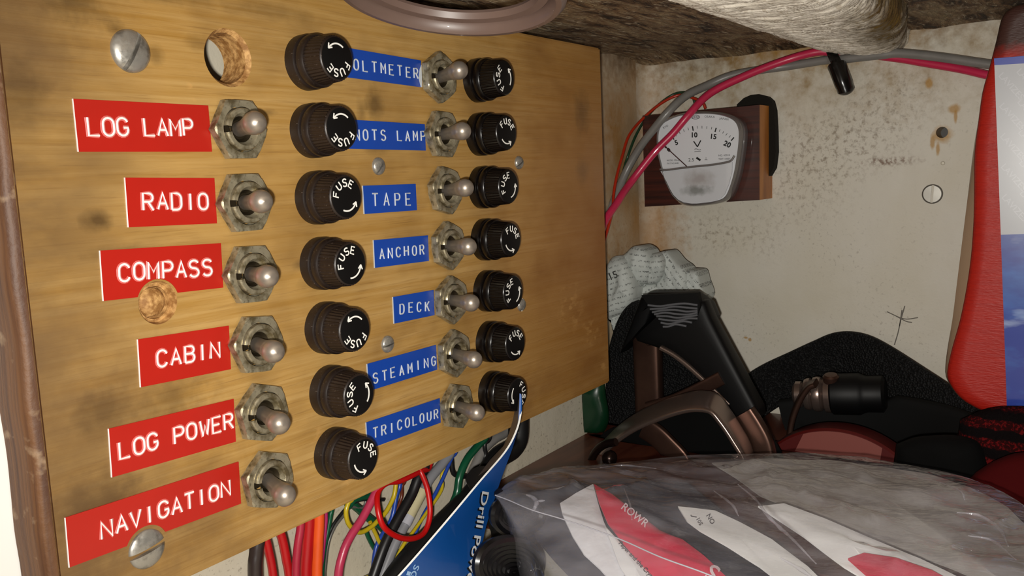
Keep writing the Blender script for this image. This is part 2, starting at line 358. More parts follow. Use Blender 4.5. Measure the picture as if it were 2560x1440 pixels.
struct('trim_3', m, M['white_post'], (-290, 20, -100), label='white painted post edge beside the switch panel')

# ------------------------------------------------------------------ the switch panel
panel = thing('switch_panel', 'brown varnished wooden switch panel with red and blue tape labels, toggles and black fuse caps', 'switch panel', PO)
m = MB(); m.box((-146, 0, -62), (124.2, 10.5, 95.5), bev=.7)
def cyl(x, z, r, y0, y1, r2=None, n=40):
    c = MB(); c.lathe([(0, -y0), (r, -y0), (r2 or r, -y1), (0, -y1)], (x, 0, z), (0, -1, 0), n); return c
cuts = [cyl(-86, 74, 6.7, -2, 14), cyl(-86, 74, 8.6, -1.2, 2, 6.2), cyl(-113.8, 11.6, 5.6, -.5, 1.8, 5.0), cyl(-113.8, 11.6, 4.4, -.5, 3.6, 4.0)]
b = boolean(m, cuts); b.m = []
for f in b.f:
    c = np.mean([b.v[i] for i in f], 0)
    inside = any((c[0] - x) ** 2 + (c[2] - z) ** 2 < r * r for x, z, r in ((-86, 74, 8.4), (-113.8, 11.6, 5.5))) and c[1] > .05 and len(f) < 30
    n_ = np.cross(A(*b.v[f[1]]) - A(*b.v[f[0]]), A(*b.v[f[2]]) - A(*b.v[f[0]]))
    big = len(f) > 30 and abs(c[1]) < .2
    edge = abs(nrm(n_)[1]) < .6 and not inside
    b.m.append(0 if big else (1 if inside or (len(f) > 30 and .3 < c[1] < 6) else (2 if edge else 0)))
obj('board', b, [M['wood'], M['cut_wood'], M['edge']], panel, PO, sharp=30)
m = MB(); m.lathe([(0, -1.2), (2, -1.4), (3.4, -2.2), (3.9, -3.4), (3.9, -5)], (-113.8, 0, 11.6), (0, -1, 0), 28)
obj('wooden_plug', m, M['cut_wood'], panel, (-113.8, 3, 11.6), label='pale wooden plug in the sunk hole under the COMPASS tape')
# worn brown lipping on the left end
m = MB(); rows = []
for z in np.linspace(-62, 95.5, 50):
    wv = .5 * noise.noise((z * .07, 0, 0)); rows.append([(-145.9, -.25, z), (-147 + wv, -.2, z), (-148.3 + wv, .6, z), (-149 + wv, 2.2, z), (-149 + wv, 11, z), (-145.9, 11, z)])
m.grid(rows, cv=True); m.add(rows[0], [tuple(range(6))]); m.add(rows[-1], [tuple(range(6))])
obj('edge_strip', m, M['edge'], panel, (-147.5, 5, -62), label='worn brown edge strip along the left end')

# ---- stroke letters (grid 4 wide x 6 tall)
def arc(cx, cy, rx, ry, a0, a1, n=12): return [(cx + rx * math.cos(math.radians(a)), cy + ry * math.sin(math.radians(a))) for a in np.linspace(a0, a1, n)]
FONT = {
 'A': [[(0, 0), (2, 6), (4, 0)], [(.8, 2.1), (3.2, 2.1)]],
 'B': [[(0, 0), (0, 6), (2.4, 6)] + arc(2.4, 4.6, 1.4, 1.4, 90, -90, 7) + [(0, 3.2)], [(2.4, 3.2)] + arc(2.4, 1.6, 1.6, 1.6, 90, -90, 7) + [(0, 0)]],
 'C': [arc(2, 4, 2, 2, 20, 180, 8) + arc(2, 2, 2, 2, 180, 340, 8)],
 'D': [[(0, 0), (0, 6), (2, 6)] + arc(2, 4, 2, 2, 90, 0, 6) + arc(2, 2, 2, 2, 0, -90, 6) + [(0, 0)]],
 'E': [[(3.7, 6), (0, 6), (0, 0), (3.7, 0)], [(0, 3.1), (3, 3.1)]],
 'F': [[(3.7, 6), (0, 6), (0, 0)], [(0, 3.2), (3, 3.2)]],
 'G': [arc(2, 4, 2, 2, 20, 180, 8) + arc(2, 2, 2, 2, 180, 360, 8) + [(4, 2.7), (2.3, 2.7)]],
 'H': [[(0, 0), (0, 6)], [(4, 0), (4, 6)], [(0, 3), (4, 3)]],
 'I': [[(2, 0), (2, 6)]],
 'K': [[(0, 0), (0, 6)], [(3.8, 6), (0, 2.4)], [(1.4, 3.7), (4, 0)]],
 'L': [[(0, 6), (0, 0), (3.8, 0)]],
 'M': [[(0, 0), (0, 6), (2, 2.4), (4, 6), (4, 0)]],
 'N': [[(0, 0), (0, 6), (4, 0), (4, 6)]],
 'O': [arc(2, 4, 2, 2, 0, 180, 9) + arc(2, 2, 2, 2, 180, 360, 9) + [(4, 4)]],
 'P': [[(0, 0), (0, 6), (2.4, 6)] + arc(2.4, 4.4, 1.6, 1.6, 90, -90, 8) + [(0, 2.8)]],
 'R': [[(0, 0), (0, 6), (2.4, 6)] + arc(2.4, 4.5, 1.5, 1.5, 90, -90, 8) + [(0, 3)], [(2, 3), (4, 0)]],
 'S': [arc(2, 4.55, 1.9, 1.45, 25, 270, 11) + arc(2, 1.5, 2, 1.6, 90, -155, 11)],
 'T': [[(0, 6), (4, 6)], [(2, 6), (2, 0)]],
 'U': [[(0, 6), (0, 2)] + arc(2, 2, 2, 2, 180, 360, 10) + [(4, 6)]],
 'V': [[(0, 6), (2, 0), (4, 6)]],
 'W': [[(0, 6), (1, 0), (2, 4), (3, 0), (4, 6)]],
 '5': [[(3.5, 6), (.6, 6), (.3, 3.4)] + arc(1.9, 1.95, 1.9, 1.95, 125, -150, 12)],
}
def strokes(mb, ch, to3, sx, sy, r, m=0, n=6, flat=1.0, up=None):
    for st in FONT[ch]: mb.tube([to3(x * sx, y * sy) for x, y in st], r, n, m, flat=flat, up=up)

UPY = A(0, -1, 0)
def lettering(mb, txt, p0, p1, h, wch, r, halo=None):
    p0 = A(p0[0], 0, p0[1]); p1 = A(p1[0], 0, p1[1]); d = nrm(p1 - p0); up = np.cross(d, A(0, 1, 0)); up = up if up[2] > 0 else -up
    L = np.linalg.norm(p1 - p0); pitch = (L - wch) / (len(txt) - 1)
    for i, ch in enumerate(txt):
        if ch == ' ': continue
        o = p0 + d * pitch * i + d * (random.random() - .5) * .25 + up * (random.random() - .5) * .25
        if ch == 'I': o = o - d * .0
        if halo:
            hb = MB(); strokes(hb, ch, lambda x, y: o + d * x + up * y + A(0, -.32, 0), wch / 4, h / 6, halo, 1, 8); flatten(hb, -.32, .22); mb.add(hb.v, hb.f, 1)
        strokes(mb, ch, lambda x, y: o + d * x + up * y + A(0, -.40, 0), wch / 4, h / 6, r, 0, 6)

def flatten(mb, y0, k):
    mb.v = [(x, y0 + (y - y0) * k, z) for x, y, z in mb.v]
TAPES = [ # text, tape (x, z, angle, length, height), letters (x0,z0)-(x1,z1), label colour, notch
 ('LOG LAMP', (-130.80, 49.21, -.17, 36.8, 12), (-127.75, 53.03, -99.42, 53.15), 'red', None),
 ('RADIO', (-120.21, 31.04, -1.88, 25.86, 12), (-115.57, 34.98, -96.96, 34.11), 'red', None),
 ('COMPASS', (-128.49, 14.14, -2.13, 34.4, 12), (-123.76, 18.31, -97.49, 16.73), 'red', (-113.8, 11.6, 6.0)),
 ('CABIN', (-121.14, -8.52, -2.37, 27.3, 12), (-115.87, -4.53, -97.22, -5.67), 'red', None),
 ('LOG POWER', (-130.94, -28.56, -2.2, 36.7, 12), (-128.39, -24.68, -94.93, -25.84), 'red', None),
 ('NAVIGATION', (-143.47, -46.34, -1.65, 49.2, 12), (-134.98, -42.57, -97.58, -44.05), 'red', (-123.5, -49.6, 6.0)),
 ('VOLTMETER', (-47.6, 71.86, -1.69, 41.6, 9), (-42.74, 74.2, -7.87, 73.52), 'blue', None),
 ('KNOTS LAMP', (-48.5, 49.93, -1.03, 42.8, 9), (-44.3, 52.6, -6.07, 52.38), 'blue', None),
 ('TAPE', (-38.21, 29.19, -.6, 26, 9), (-34.01, 31.55, -15.33, 30.94), 'blue', None),
 ('ANCHOR', (-34.96, 11.54, -1.36, 27.7, 9), (-32.17, 14.23, -9.82, 13.58), 'blue', None),
 ('DECK', (-27.3, -8.12, -1.22, 21.5, 9), (-24.04, -5.21, -8.69, -6.47), 'blue', None),
 ('STEAMING', (-41.4, -28.0, -.5, 35.4, 9), (-38.85, -25.93, -6.81, -26.4), 'blue', None),
 ('TRICOLOUR', (-43.73, -46.93, -1.5, 38.1, 9), (-40.48, -43.96, -7.08, -45.71), 'blue', None)]
for txt, (tx, tz, an, ln, ht), (a0, b0, a1, b1), colr, notch in TAPES:
    ca, sa = math.cos(math.radians(an)), math.sin(math.radians(an))
    to3 = lambda x, y, h: A(tx + ca * x - sa * y, -h, tz + sa * x + ca * y)
    out = [(0, 0), (0, ht), (ln, ht), (ln, 0)]
    if notch:
        dx, dz = notch[0] - tx, notch[1] - tz; cx, cy = ca * dx + sa * dz, -sa * dx + ca * dz; rr = notch[2]
        t0 = math.asin(max(-1, min(1, -cy / rr)))
        out += [(cx + rr * math.cos(a), cy + rr * math.sin(a)) for a in np.linspace(t0, math.pi - t0, 20)]
    m = MB(); m.prism(out, 0.02, .32, to3, 0, ms=lambda i: 1 if i == 0 else 0)
    m.add([to3(0, 0, .33), to3(.22, 0, .33), to3(.18, ht, .33), to3(0, ht, .33)], [(0, 1, 2, 3)], 1)
    tp = obj('label_tape', m, [M[colr + '_tape'], M['stress_white'] if colr == 'red' else M['stress_blue']], panel, to3(0, 0, 0), label=f'{colr} embossed label tape reading {txt}', sharp=20)
    m = MB()
    if colr == 'red': lettering(m, txt, (a0, b0), (a1, b1), 4.15, 2.75, .30, halo=.6)
    else: lettering(m, txt, (a0, b0), (a1, b1), 4.0 if txt == 'TAPE' else 3.25, 2.4 if txt == 'TAPE' else 2.0, .27)
    obj('embossed_lettering', m, [M['stress_white'] if colr == 'red' else M['stress_blue'], M['stress_pink']], tp, to3(0, 0, 0), label='white raised capital letters')
    if txt == 'VOLTMETER':   # glare on the tape end by the nut, painted as a pale patch
        m = MB(); m.prism([(ln - 1.6, 3), (ln - .9, 6), (ln, ht - 1.5), (ln, 0), (ln - .6, 0)], .3, .5, to3); obj('tape_glare', m, M['stress_blue'], tp, to3(0, 0, 0))

# ---- toggle switches
def hexr(a, af): k = math.pi / 3; return af / 2 / math.cos((a % k) - k / 2)
def make_toggle():
    o = (0, 0, 0)
    m = MB(); g = math.radians(9)
    m.lathe([(5.7, 0), (5.7, 4.0), (5.4, 4.4), (4.4, 4.4), (4.0, 4.0), (3.0, 1.4), (0, 1.0)], o, (0, -1, 0), 48, a0=0 + g, a1=2 * math.pi - g)
    for sgn in (1, -1):
        a = sgn * g; cs, sn = math.cos(a), math.sin(a)
    m.lathe([(5.5, 0), (5.5, 3.0), (4.0, 3.0)], o, (0, -1, 0), 10, m=1, a0=-g * 1.1, a1=g * 1.1)
    m.lathe([(3.9, 3.1), (2.6, 1.7), (0, 1.6)], o, (0, -1, 0), 24, m=1)
    m.lathe([(7.4, 0), (7.4, .5), (7.2, .65), (6, .65)], o, (0, -1, 0), 44)          # washer
    base = obj('toggle_switch', m, [M['nut'], M['bush_dark']], panel, (0, 0, 0), sharp=30)
    m = MB()
    af = 15.4
    m.lathe([(9, .65), (9.0, 2.6), (8.75, 2.95), (8.1, 3.25), (6.1, 3.25)], o, (0, -1, 0), 72, rfun=lambda r, h, a: min(hexr(a, af), 9.2) if r == 9 or r == 9.0 else (min(hexr(a, af), r) if r > 6.5 else r))
    obj('hex_nut', m, M['nut'], base, (0, 0, 0), sharp=22)
    m = MB(); d = nrm(A(-4.9, -12.0, .3)); pr = [(2.0, 0), (2.0, 2), (2.05, 4.5), (2.25, 7.5), (2.62, 10), (2.95, 12)]
    pr += [(3.08 * math.cos(a), 13.6 + 3.08 * math.sin(a)) for a in np.linspace(-.35, math.pi / 2 - .001, 9)]
    m.lathe(pr, A(0, -1.9, 0), d, 32)
    obj('lever', m, M['lever'], base, (0, 0, 0), label='satin metal bat lever', sharp=60)
    return base
proto = make_toggle(); first = True
SWL = [('LOG LAMP', 1, 0), ('RADIO', 0, 0), ('COMPASS', 0, 3), ('CABIN', -1, 7), ('LOG POWER', -1, 18), ('NAVIGATION', -2, 20)]
SWR = [('VOLTMETER', 1, 30), ('KNOTS LAMP', 0, 4), ('TAPE', 1, 15), ('ANCHOR', 0, 25), ('DECK', 0, 30), ('STEAMING', -1, 30), ('TRICOLOUR', 0, 18)]
def place_toggle(x, z, txt, tilt, hexrot):
    global first
    lb = f'metal toggle switch at the right end of the {txt} tape'
    if first: t_ = proto; put(t_, panel, (x, 0, z)); t_['label'] = lb; first = False
    else: t_ = copy_part(proto, panel, (x, 0, z), lb)
    for ch in t_.children:
        if ch.name.startswith('hex_nut'): ch.rotation_euler = (0, math.radians(hexrot), 0)
        if ch.name.startswith('lever'): ch.rotation_euler = (math.radians(-tilt * 2.0), 0, 0)
for i, (txt, tl, hr) in enumerate(SWL): place_toggle(-85.9 + .05 * i, 54.9 - 19.64 * i, txt, tl, hr)
for i, (txt, tl, hr) in enumerate(SWR): place_toggle(2.0 + .05 * i, 74.3 - 19.64 * i, txt, tl, hr)

# ---- fuse holders
def knurl(r, h, a): return r * (1 + .018 * math.cos(a * 40)) if 6.9 < h < 12.6 else r
def make_fuse(mat):
    m = MB(); o = (0, 0, 0)
    m.lathe([(8.0, 0), (8.0, 2.6), (7.8, 3.2), (7.2, 3.5), (6.8, 3.5), (6.8, 4.0), (7.5, 4.1), (7.75, 4.6), (7.7, 6.1), (7.3, 6.7), (6.6, 6.8)], o, (0, -1, 0), 56)
    base = obj('fuse_holder', m, mat, panel, o, sharp=35)
    m = MB(); m.lathe([(6.9, 6.5), (6.9, 7.0), (6.65, 9), (6.4, 12.4)], o, (0, -1, 0), 320, rfun=knurl)
    m.lathe([(6.4, 12.4), (6.2, 12.9), (5.9, 13.0)], o, (0, -1, 0), 56); m.lathe([(5.9, 13.0), (0, 13.0)], o, (0, -1, 0), 56, m=1)
    obj('fuse_cap', m, [mat, M['cap_face']], base, o, sharp=50)
    m = MB()
    for k, ch in enumerate('FUSE'):
        a = math.radians(90 + 54 - 36 * k); c = A(4.15 * math.cos(a), -13.05, 4.15 * math.sin(a)); upd = A(math.cos(a), 0, math.sin(a)); rt = A(math.sin(a), 0, -math.cos(a))
        strokes(m, ch, lambda x, y: c + rt * (x - .75) + upd * (y - 1.05), 1.5 / 4, 2.1 / 6, .23, 0, 6)
    pts = [A(4.1 * math.cos(math.radians(a)), -13.05, 4.1 * math.sin(math.radians(a))) for a in np.linspace(-135, -50, 12)]
    m.tube(pts, .27, 6); e = pts[-1]; tg = nrm(pts[-1] - pts[-2]); nn = A(-tg[2], 0, tg[0])
    m.tube([e + tg * .3, e - tg * 1.0 + nn * .8], .24, 6); m.tube([e + tg * .3, e - tg * .9 - nn * .9], .24, 6)
    m.v = [(x, -13 + (y + 13) * .5, z) for x, y, z in m.v]
    obj('cap_lettering', m, M['white_ink'], base, o, label='white FUSE lettering with a curved arrow')
    return base
FL = [-83, -86, 113, 128, -92, 183, 56]; FR = [188, 82, 148, 68, 158, 84, -3]
rows_ = ['VOLTMETER', 'KNOTS LAMP', 'TAPE', 'ANCHOR', 'DECK', 'STEAMING', 'TRICOLOUR']
for x, angs, mat, side in ((-58.4, FL, M['bake_dusty'], 0), (25.9, FR, M['bake'], 1)):
    pf = make_fuse(mat)
    for i, a in enumerate(angs):
        z = 74.75 - 19.72 * i
        lb = f'black fuse holder beyond the toggle of the {rows_[i]} row' if side else f'dusty brown-black fuse holder at the left end of the {rows_[i]} row'
        if i == 0: q = pf; put(q, panel, (x, 0, z)); q['label'] = lb
        else: q = copy_part(pf, panel, (x, 0, z), lb)
        for ch in q.children:
            if ch.name.startswith('cap_lettering'): ch.rotation_euler = (0, math.radians(-(a - 90)), 0)

# ---- screws in the panel
def screw_mb(r, dome, slot_a, sw, x, z, depth):
    m = MB(); pr = [(0, -.6), (r, -.6), (r, .1)] + [(r * math.cos(a), .1 + dome * math.sin(a)) for a in np.linspace(.1, math.pi / 2 - .01, 8)] + [(0, .1 + dome)]
    m.lathe(pr, (x, 0, z), (0, -1, 0), 40)
    c = MB(); ca, sa = math.cos(slot_a), math.sin(slot_a)
    bb = MB(); bb.box((-r * 1.2, -dome - 1, -sw / 2), (r * 1.2, -dome - .1 + depth, sw / 2))
    c.v = [(x + ca * px - sa * pz, py, z + sa * px + ca * pz) for px, py, pz in bb.v]; c.f = bb.f; c.m = bb.m
    return boolean(m, [c])
for (x, z, r, dm, a, sw, lb) in [(-114.9, 73.2, 5.2, 2.2, math.radians(62), 1.1, 'large domed steel screw in the top left corner'), (-123.5, -49.6, 5.0, 1.4, math.radians(8), 1.2, 'large steel screw under the NAVIGATION tape'),
    (-30.0, 44.2, 2.9, 1.6, math.radians(55), .6, 'small screw above the TAPE label'), (52.3, 44.2, 2.7, 1.6, math.radians(35), .6, 'small screw near the KNOTS LAMP fuse on the right'),
    (49.8, -13.1, 2.7, 1.6, math.radians(80), .6, 'small screw beside the DECK fuse on the right'), (-30.9, -14.4, 2.9, 1.6, math.radians(10), .6, 'small screw above the STEAMING label')]:
    obj('screw', screw_mb(r, dm, a, sw, x, z, 1.9 if r > 4 else 1.25), M['screw'], panel, (x, 0, z), label=lb, sharp=30)

# ------------------------------------------------------------------ ring under the deckhead
rc = A(-43.12, -42.82, 90.6); rn = nrm(A(.2, 0, 1))
t = MT('mauve_brown_plastic', '#6a564d', .42, coat=.1); t.mix(t.ramp(t.noise(40), .4, .7, 0, .5), '#59463f'); t.mix(t.ramp(t.noise(700), .72, .76), '#e8dcd4'); M['mauve'] = t.m
vent = thing('ventilator_ring', 'mauve-brown plastic ring hanging under the deckhead above the switch panel', 'ring', rc)
m = MB()
m.lathe([(28.4, 1.6), (28.6, -.6), (29.8, -1.9), (31.3, -1.9), (32.6, -.6), (32.9, 1.2), (32.4, 3.6), (31, 4.6), (29, 4.4), (28.4, 3)], rc, rn, 96)
m.lathe([(28.4, 1.6), (28.4, 3)], rc, rn, 96)
obj('outer_ring', m, M['mauve'], vent, rc)
m = MB(); m.lathe([(24.6, 3.2), (25.2, 1.4), (27.6, 1.0), (28.6, 1.8), (28.4, 4.0), (25, 4.2), (24.6, 3.2)], rc, rn, 96)
obj('inner_lip', m, M['mauve'], vent, rc)
dk = A(-6.5, -24.0, 101.0)
m = MB(); m.lathe([(0, 0), (22, 0), (24, .6), (24.3, 3)], at(1190, -60, 2, 101.3) + A(-6, -10, 0), (0, 0, -1), 48)  # solid black disc paints the darkness inside an opening
obj('opening_disc', m, plain('opening_black', '#050505', .8), None, at(1190, -60, 2, 101.3) + A(-6, -10, 0), label='black disc painting the dark of a round deckhead opening seen through the mauve ring', cat='opening')

# ------------------------------------------------------------------ voltmeter on its block
XB = 214.0
t = MT('mahogany_block', '#43180b', .42, coat=.15); t.mix(t.ramp(t.noise(1, (100, 14, 420), 5), .4, .66), '#260a04'); M['mahog'] = t.m
t = MT('golden_brown_edge', '#c07c34', .45); t.mix(t.ramp(t.noise(1, (100, 100, 20), 5), .4, .66), '#94561f'); M['mahog_edge'] = t.m
def quadfit(u, v, x): return at(u, v, 0, x)
c_tl, c_tr, c_br, c_bl = [at(u, v, 0, XB) for u, v in ((1606, 290), (1899, 262), (1899, 500), (1612, 517))]
vo = A(235, (c_tl[1] + c_tr[1]) / 2, (c_tl[2] + c_br[2]) / 2)
volt = thing('voltmeter', 'analogue voltmeter with white dial on a dark red wooden block on the cream wall', 'voltmeter', vo)
m = MB(); edge = [c_tl, c_tr, c_br, c_bl]
outl = [(p[1], p[2]) for p in edge]
m.prism(outl, XB, 235.0, lambda a, b, h: (h, a, b), 0, ms=lambda i: 1 if i == 1 else 0)
obj('mounting_block', m, [M['mahog'], M['mahog_edge']], volt, vo, sharp=25, label='dark red wooden block with golden right edge')
# dark rounded piece behind the block, showing past its right end
bp_ = [at(u, v, 0, 231) for u, v in [(1845, 262), (1862, 246), (1880, 238), (1900, 236), (1920, 241), (1932, 252), (1938, 275), (1941, 330), (1942, 380), (1937, 420), (1925, 440), (1850, 440)]]
m = MB(); m.prism([(p[1], p[2]) for p in bp_], 229, 235, lambda a, b, h: (h, a, b)); obj('backing_piece', m, plain('dark_backing', '#14110b', .8, spec=.2), volt, vo, label='dark rounded piece behind the block')
XF = 203.0
face_px = [(1652, 306), (1668, 297), (1690, 288), (1719, 282.5), (1762, 281), (1790, 283), (1810, 287), (1830, 295), (1842, 306), (1848, 322), (1849, 340), (1847, 365), (1843, 395), (1837, 431), (1828, 463), (1818, 488), (1806, 500), (1784, 507), (1757, 511), (1730, 513), (1708, 510), (1693, 503), (1680, 491), (1672, 477), (1662, 455), (1655, 435), (1648, 408), (1642, 381), (1640, 345), (1643, 322)]
fp = [at(u, v, 0, XF) for u, v in face_px]; cf = np.mean(fp, 0)
fp = cr([A(*p) for p in fp] + [A(*fp[0])], 3)[:-1]
def shell(k, x): return [A(x, cf[1] + (p[1] - cf[1]) * k, cf[2] + (p[2] - cf[2]) * k) for p in fp]
m = MB(); m.grid([shell(1.0, XB), shell(1.03, XB - .5), shell(1.03, XF + 2.4), shell(1.0, XF + .8), shell(.985, XF + .1), shell(.975, XF + .3), shell(.968, XF + 1.4)], cv=True)
t = MT('clear_grey_plastic_case', '#6f6a68', .1, spec=.6, coat=.6); M['case'] = t.m
obj('case', m, M['case'], volt, vo, label='glossy clear plastic rim', sharp=60)
m = MB(); d = shell(.97, XF + 1.4); m.add(d, [tuple(range(len(d)))])
t = MT('white_dial_card', '#cfd0d4', .45); M['dial'] = t.m
dial = obj('dial', m, M['dial'], volt, vo, label='white dial with a 0 to 20 volt scale')
XD = XF + 1.25
def onD(u, v): return at(u, v, 0, XD)
ink = MB()
def q3(u0, v0, u1, v1, wpx):
    a = A(u0, v0); b_ = A(u1, v1); n_ = nrm(A(-(b_ - a)[1], (b_ - a)[0])) * wpx / 2
    ink.add([onD(*(a + n_)), onD(*(a - n_)), onD(*(b_ - n_)), onD(*(b_ + n_))], [(0, 1, 2, 3)])
major = [((1656, 359), (1665, 368)), ((1680, 339), (1685, 349)), ((1731, 315.5), (1733, 327)), ((1790.5, 319.5), (1787.5, 330)), ((1835, 343.5), (1827.5, 352))]
outer = cr([A(*a) for a, b_ in major], 5); inner = cr([A(*b_) for a, b_ in major], 5)
for i in range(21):
    a, b_ = outer[i], inner[i]
    if i % 5: b_ = a + (b_ - a) * .62; a = a + A(0, .5)
    q3(*a, *b_, 3.0 if i % 5 == 0 else 1.2)
def dtext(s, u, v, size, ang=0, bold=0.0, sx=1.0, spacing=1.0):
    """size in photo pixels of the capital height"""
    k = size / .70
    ca, sa = math.cos(math.radians(ang)), math.sin(math.radians(ang))
    text_mb(ink, s, 1.0, lambda x, y: onD(u + (x * ca + y * sa) * k, v + (x * sa - y * ca) * k), sx=sx, bold=bold, spacing=spacing)
dtext('0', 1672, 375, 10.3, -40, .035); dtext('5', 1691, 357, 11.5, -22, .035); dtext('10', 1735, 338, 12.1, 0, .035); dtext('15', 1783, 342, 12.1, 6, .035); dtext('20', 1818, 361, 12.6, 25, .035)
q3(1734, 353, 1743.5, 367, 2.8); q3(1752, 351, 1743.5, 367, 2.8)
q3(1736, 379.5, 1752, 378, 1.2)
for a in range(8):
    f = lambda k: (1736 + 2 * k, 373.5 - 1.6 * math.sin(k / 8 * 2 * math.pi))
    q3(*f(a), *f(a + 1), 1.2)
dtext('OSAKA', 1774, 292, 5.5, 3, 0, .95, 1.1); dtext('JAPAN', 1810, 297.5, 5.5, 8, 0, .95, 1.1); dtext('RIC', 1711, 297, 5, -10); dtext('KYO', 1664, 317, 5, -28)
for i in range(24):
    a, b_ = 2 * math.pi * i / 24, 2 * math.pi * (i + 1) / 24
    q3(1738.5 + 11 * math.cos(a), 292.5 + 5 * math.sin(a), 1738.5 + 11 * math.cos(b_), 292.5 + 5 * math.sin(b_), 1.1)
for k in range(-3, 4): q3(1738.5 + 2.6 * k, 290, 1738.5 + 2.6 * k + 1, 295.5, 1.0)
dtext('2.5', 1728, 400, 8.5, -1); dtext('⊥', 1765, 397, 8, 0); q3(1741, 394, 1751, 401, 5)
dtext('MODEL MR-60', 1683, 401, 4, -2, 0, .9); dtext('PAT NO.4481', 1683, 408.5, 4, -2, 0, .9); dtext('NO. 43918', 1810, 388.5, 4.6, -2, 0, .95); dtext('TEST 1000V', 1811, 397.5, 4.6, -2, 0, .9)
obj('dial_printing', ink, plain('black_print', '#131313', .5), dial, vo, label='black printed scale and lettering', smooth=False)
m = MB(); m.tube([at(1657, 361, 0, XF + .6), at(1718, 417, 0, XF + .5)], .28, 6); m.tube([at(1657, 361, 0, XF + .6), at(1666, 369.5, 0, XF + .58)], .5, 6)
obj('needle', m, plain('dark_red_needle', '#3a1512', .5), volt, vo, label='thin dark needle resting at zero')
# bar along the lower edge of the window and the milky lower cover
bar = [(1650, 424), (1665, 426), (1700, 421.5), (1740, 417), (1780, 413), (1815, 407), (1828, 402), (1836, 390)]
m = MB(); m.tube(cr([at(u, v - 1, 0, XF + .2) for u, v in bar], 4), .6, 8)
obj('window_bar', m, M['case'], volt, vo, label='grey bar along the lower edge of the window')
low = [(1652, 428), (1665, 429.5), (1700, 425), (1740, 420.5), (1780, 416), (1815, 410.5), (1831, 405), (1830, 431), (1822, 461), (1812, 485), (1802, 496), (1782, 503), (1757, 507), (1731, 509), (1710, 506), (1696, 499), (1684, 487), (1676, 473), (1666, 452)]
m = MB(); lp = [at(u, v, 0, XF + .7) for u, v in low]; m.prism([(p[1], p[2]) for p in lp], XF + .35, XF + 1.3, lambda a, b, h: (h, a, b))
t = MT('milky_cover', '#c3c4c8', .25, coat=.3); ctr = at(1745, 460, 0, XF) - vo
t.mix(t.math('MULTIPLY', t.spot(at(1745, 448, 0, XF) - vo, (30, 11, 6), .8, .3), .6), '#8b7f78'); t.mix(t.math('MULTIPLY', t.spot(at(1740, 476, 0, XF) - vo, (30, 10, 3.4), .7, .3), .75), '#6a6c66')
obj('lower_cover', m, t.m, volt, vo, label='milky lower cover with grey smudges')

# wall screw
sp = at(2331, 485, 0, 235)
m = MB(); m.lathe([(0, -.5), (4.4, -.5), (4.4, .25), (4.1, .55), (0, .6)], sp, (-1, 0, 0), 40)
c = MB(); bb = MB(); bb.box((-1.4, -.55, -6), (.2, .55, 6)); ra = math.radians(4)
c.v = [(sp[0] + x, sp[1] + y * math.cos(ra) - z * math.sin(ra), sp[2] + y * math.sin(ra) + z * math.cos(ra)) for x, y, z in bb.v]; c.f = bb.f
m = boolean(m, [c]); m.m = [0] * len(m.f)
m.lathe([(4.3, -.6), (4.5, .62), (4.75, .62), (4.9, -.6)], sp, (-1, 0, 0), 40, m=1)
obj('screw', m, [MT('bright_screw', '#aaa79f', .35, .5).m, plain('dirty_rim', '#4f473c', .7)], None, sp, label='slotted steel screw sunk in the cream wall at the right', cat='screw', sharp=30)

# ------------------------------------------------------------------ cables by the voltmeter
def pvc(name, col, rough=.35):
    t = MT(name, col, rough, coat=.1); t.mix(t.ramp(t.noise(90), .5, .75, 0, .4), tuple(c * .6 for c in lin(col)[:3])); return t.m
def px3(lst):
    return [at(u, v, ax, val) for u, v, ax, val in lst]
def cable(name, label, cat, pts, r, mat, group=None, n=12, parent=None, samp=8):
    m = MB(); q = cr(pts, samp); m.tube(q, r, n); return obj(name, m, mat, parent, pts[len(pts) // 2], label, cat, group)
grey = pvc('grey_cable_sheath', '#76736f'); redc = pvc('red_cable_sheath', '#b8264a')
p_red = [A(140, 12, -28)] + px3([(1500, 590, 0, 161), (1546, 502, 0, 176), (1581, 451, 0, 188), (1636, 381, 0, 193.5), (1682, 334, 0, 197), (1721, 288, 0, 199.5), (1776, 233, 0, 208), (1869, 187, 0, 218), (1966, 150, 0, 226), (2036, 131, 0, 228), (2075, 130, 0, 229.5), (2110, 131, 0, 232.7), (2160, 134, 0, 232.8), (2215, 142, 0, 232.8), (2260, 148, 0, 232.6), (2300, 155, 0, 232), (2400, 172, 0, 230), (2470, 188, 0, 227), (2560, 206, 0, 226), (2700, 235, 0, 226)])
cable('cable', 'red cable curving across the voltmeter and along the top of the cream wall', 'cable', p_red, 2.05, redc)
p_gr = [A(146, 28, -10)] + px3([(1505, 572, 0, 178), (1538, 494, 0, 192), (1566, 428, 0, 199), (1597, 373, 0, 200), (1628, 331, 0, 199.5), (1667, 284, 0, 200), (1713, 241, 0, 207), (1768, 214, 0, 217), (1822, 191, 0, 222), (1880, 178, 0, 227), (1966, 166, 0, 232), (2060, 151, 0, 232.2), (2085, 150, 0, 230.5), (2115, 147, 0, 228), (2150, 143, 0, 227.5), (2205, 137, 0, 227), (2250, 133, 0, 227), (2350, 143, 0, 226), (2465, 160, 0, 224), (2560, 172, 0, 223), (2700, 190, 0, 222)])
cable('cable', 'grey cable running beside the red one along the top of the cream wall', 'cable', p_gr, 2.2, grey)
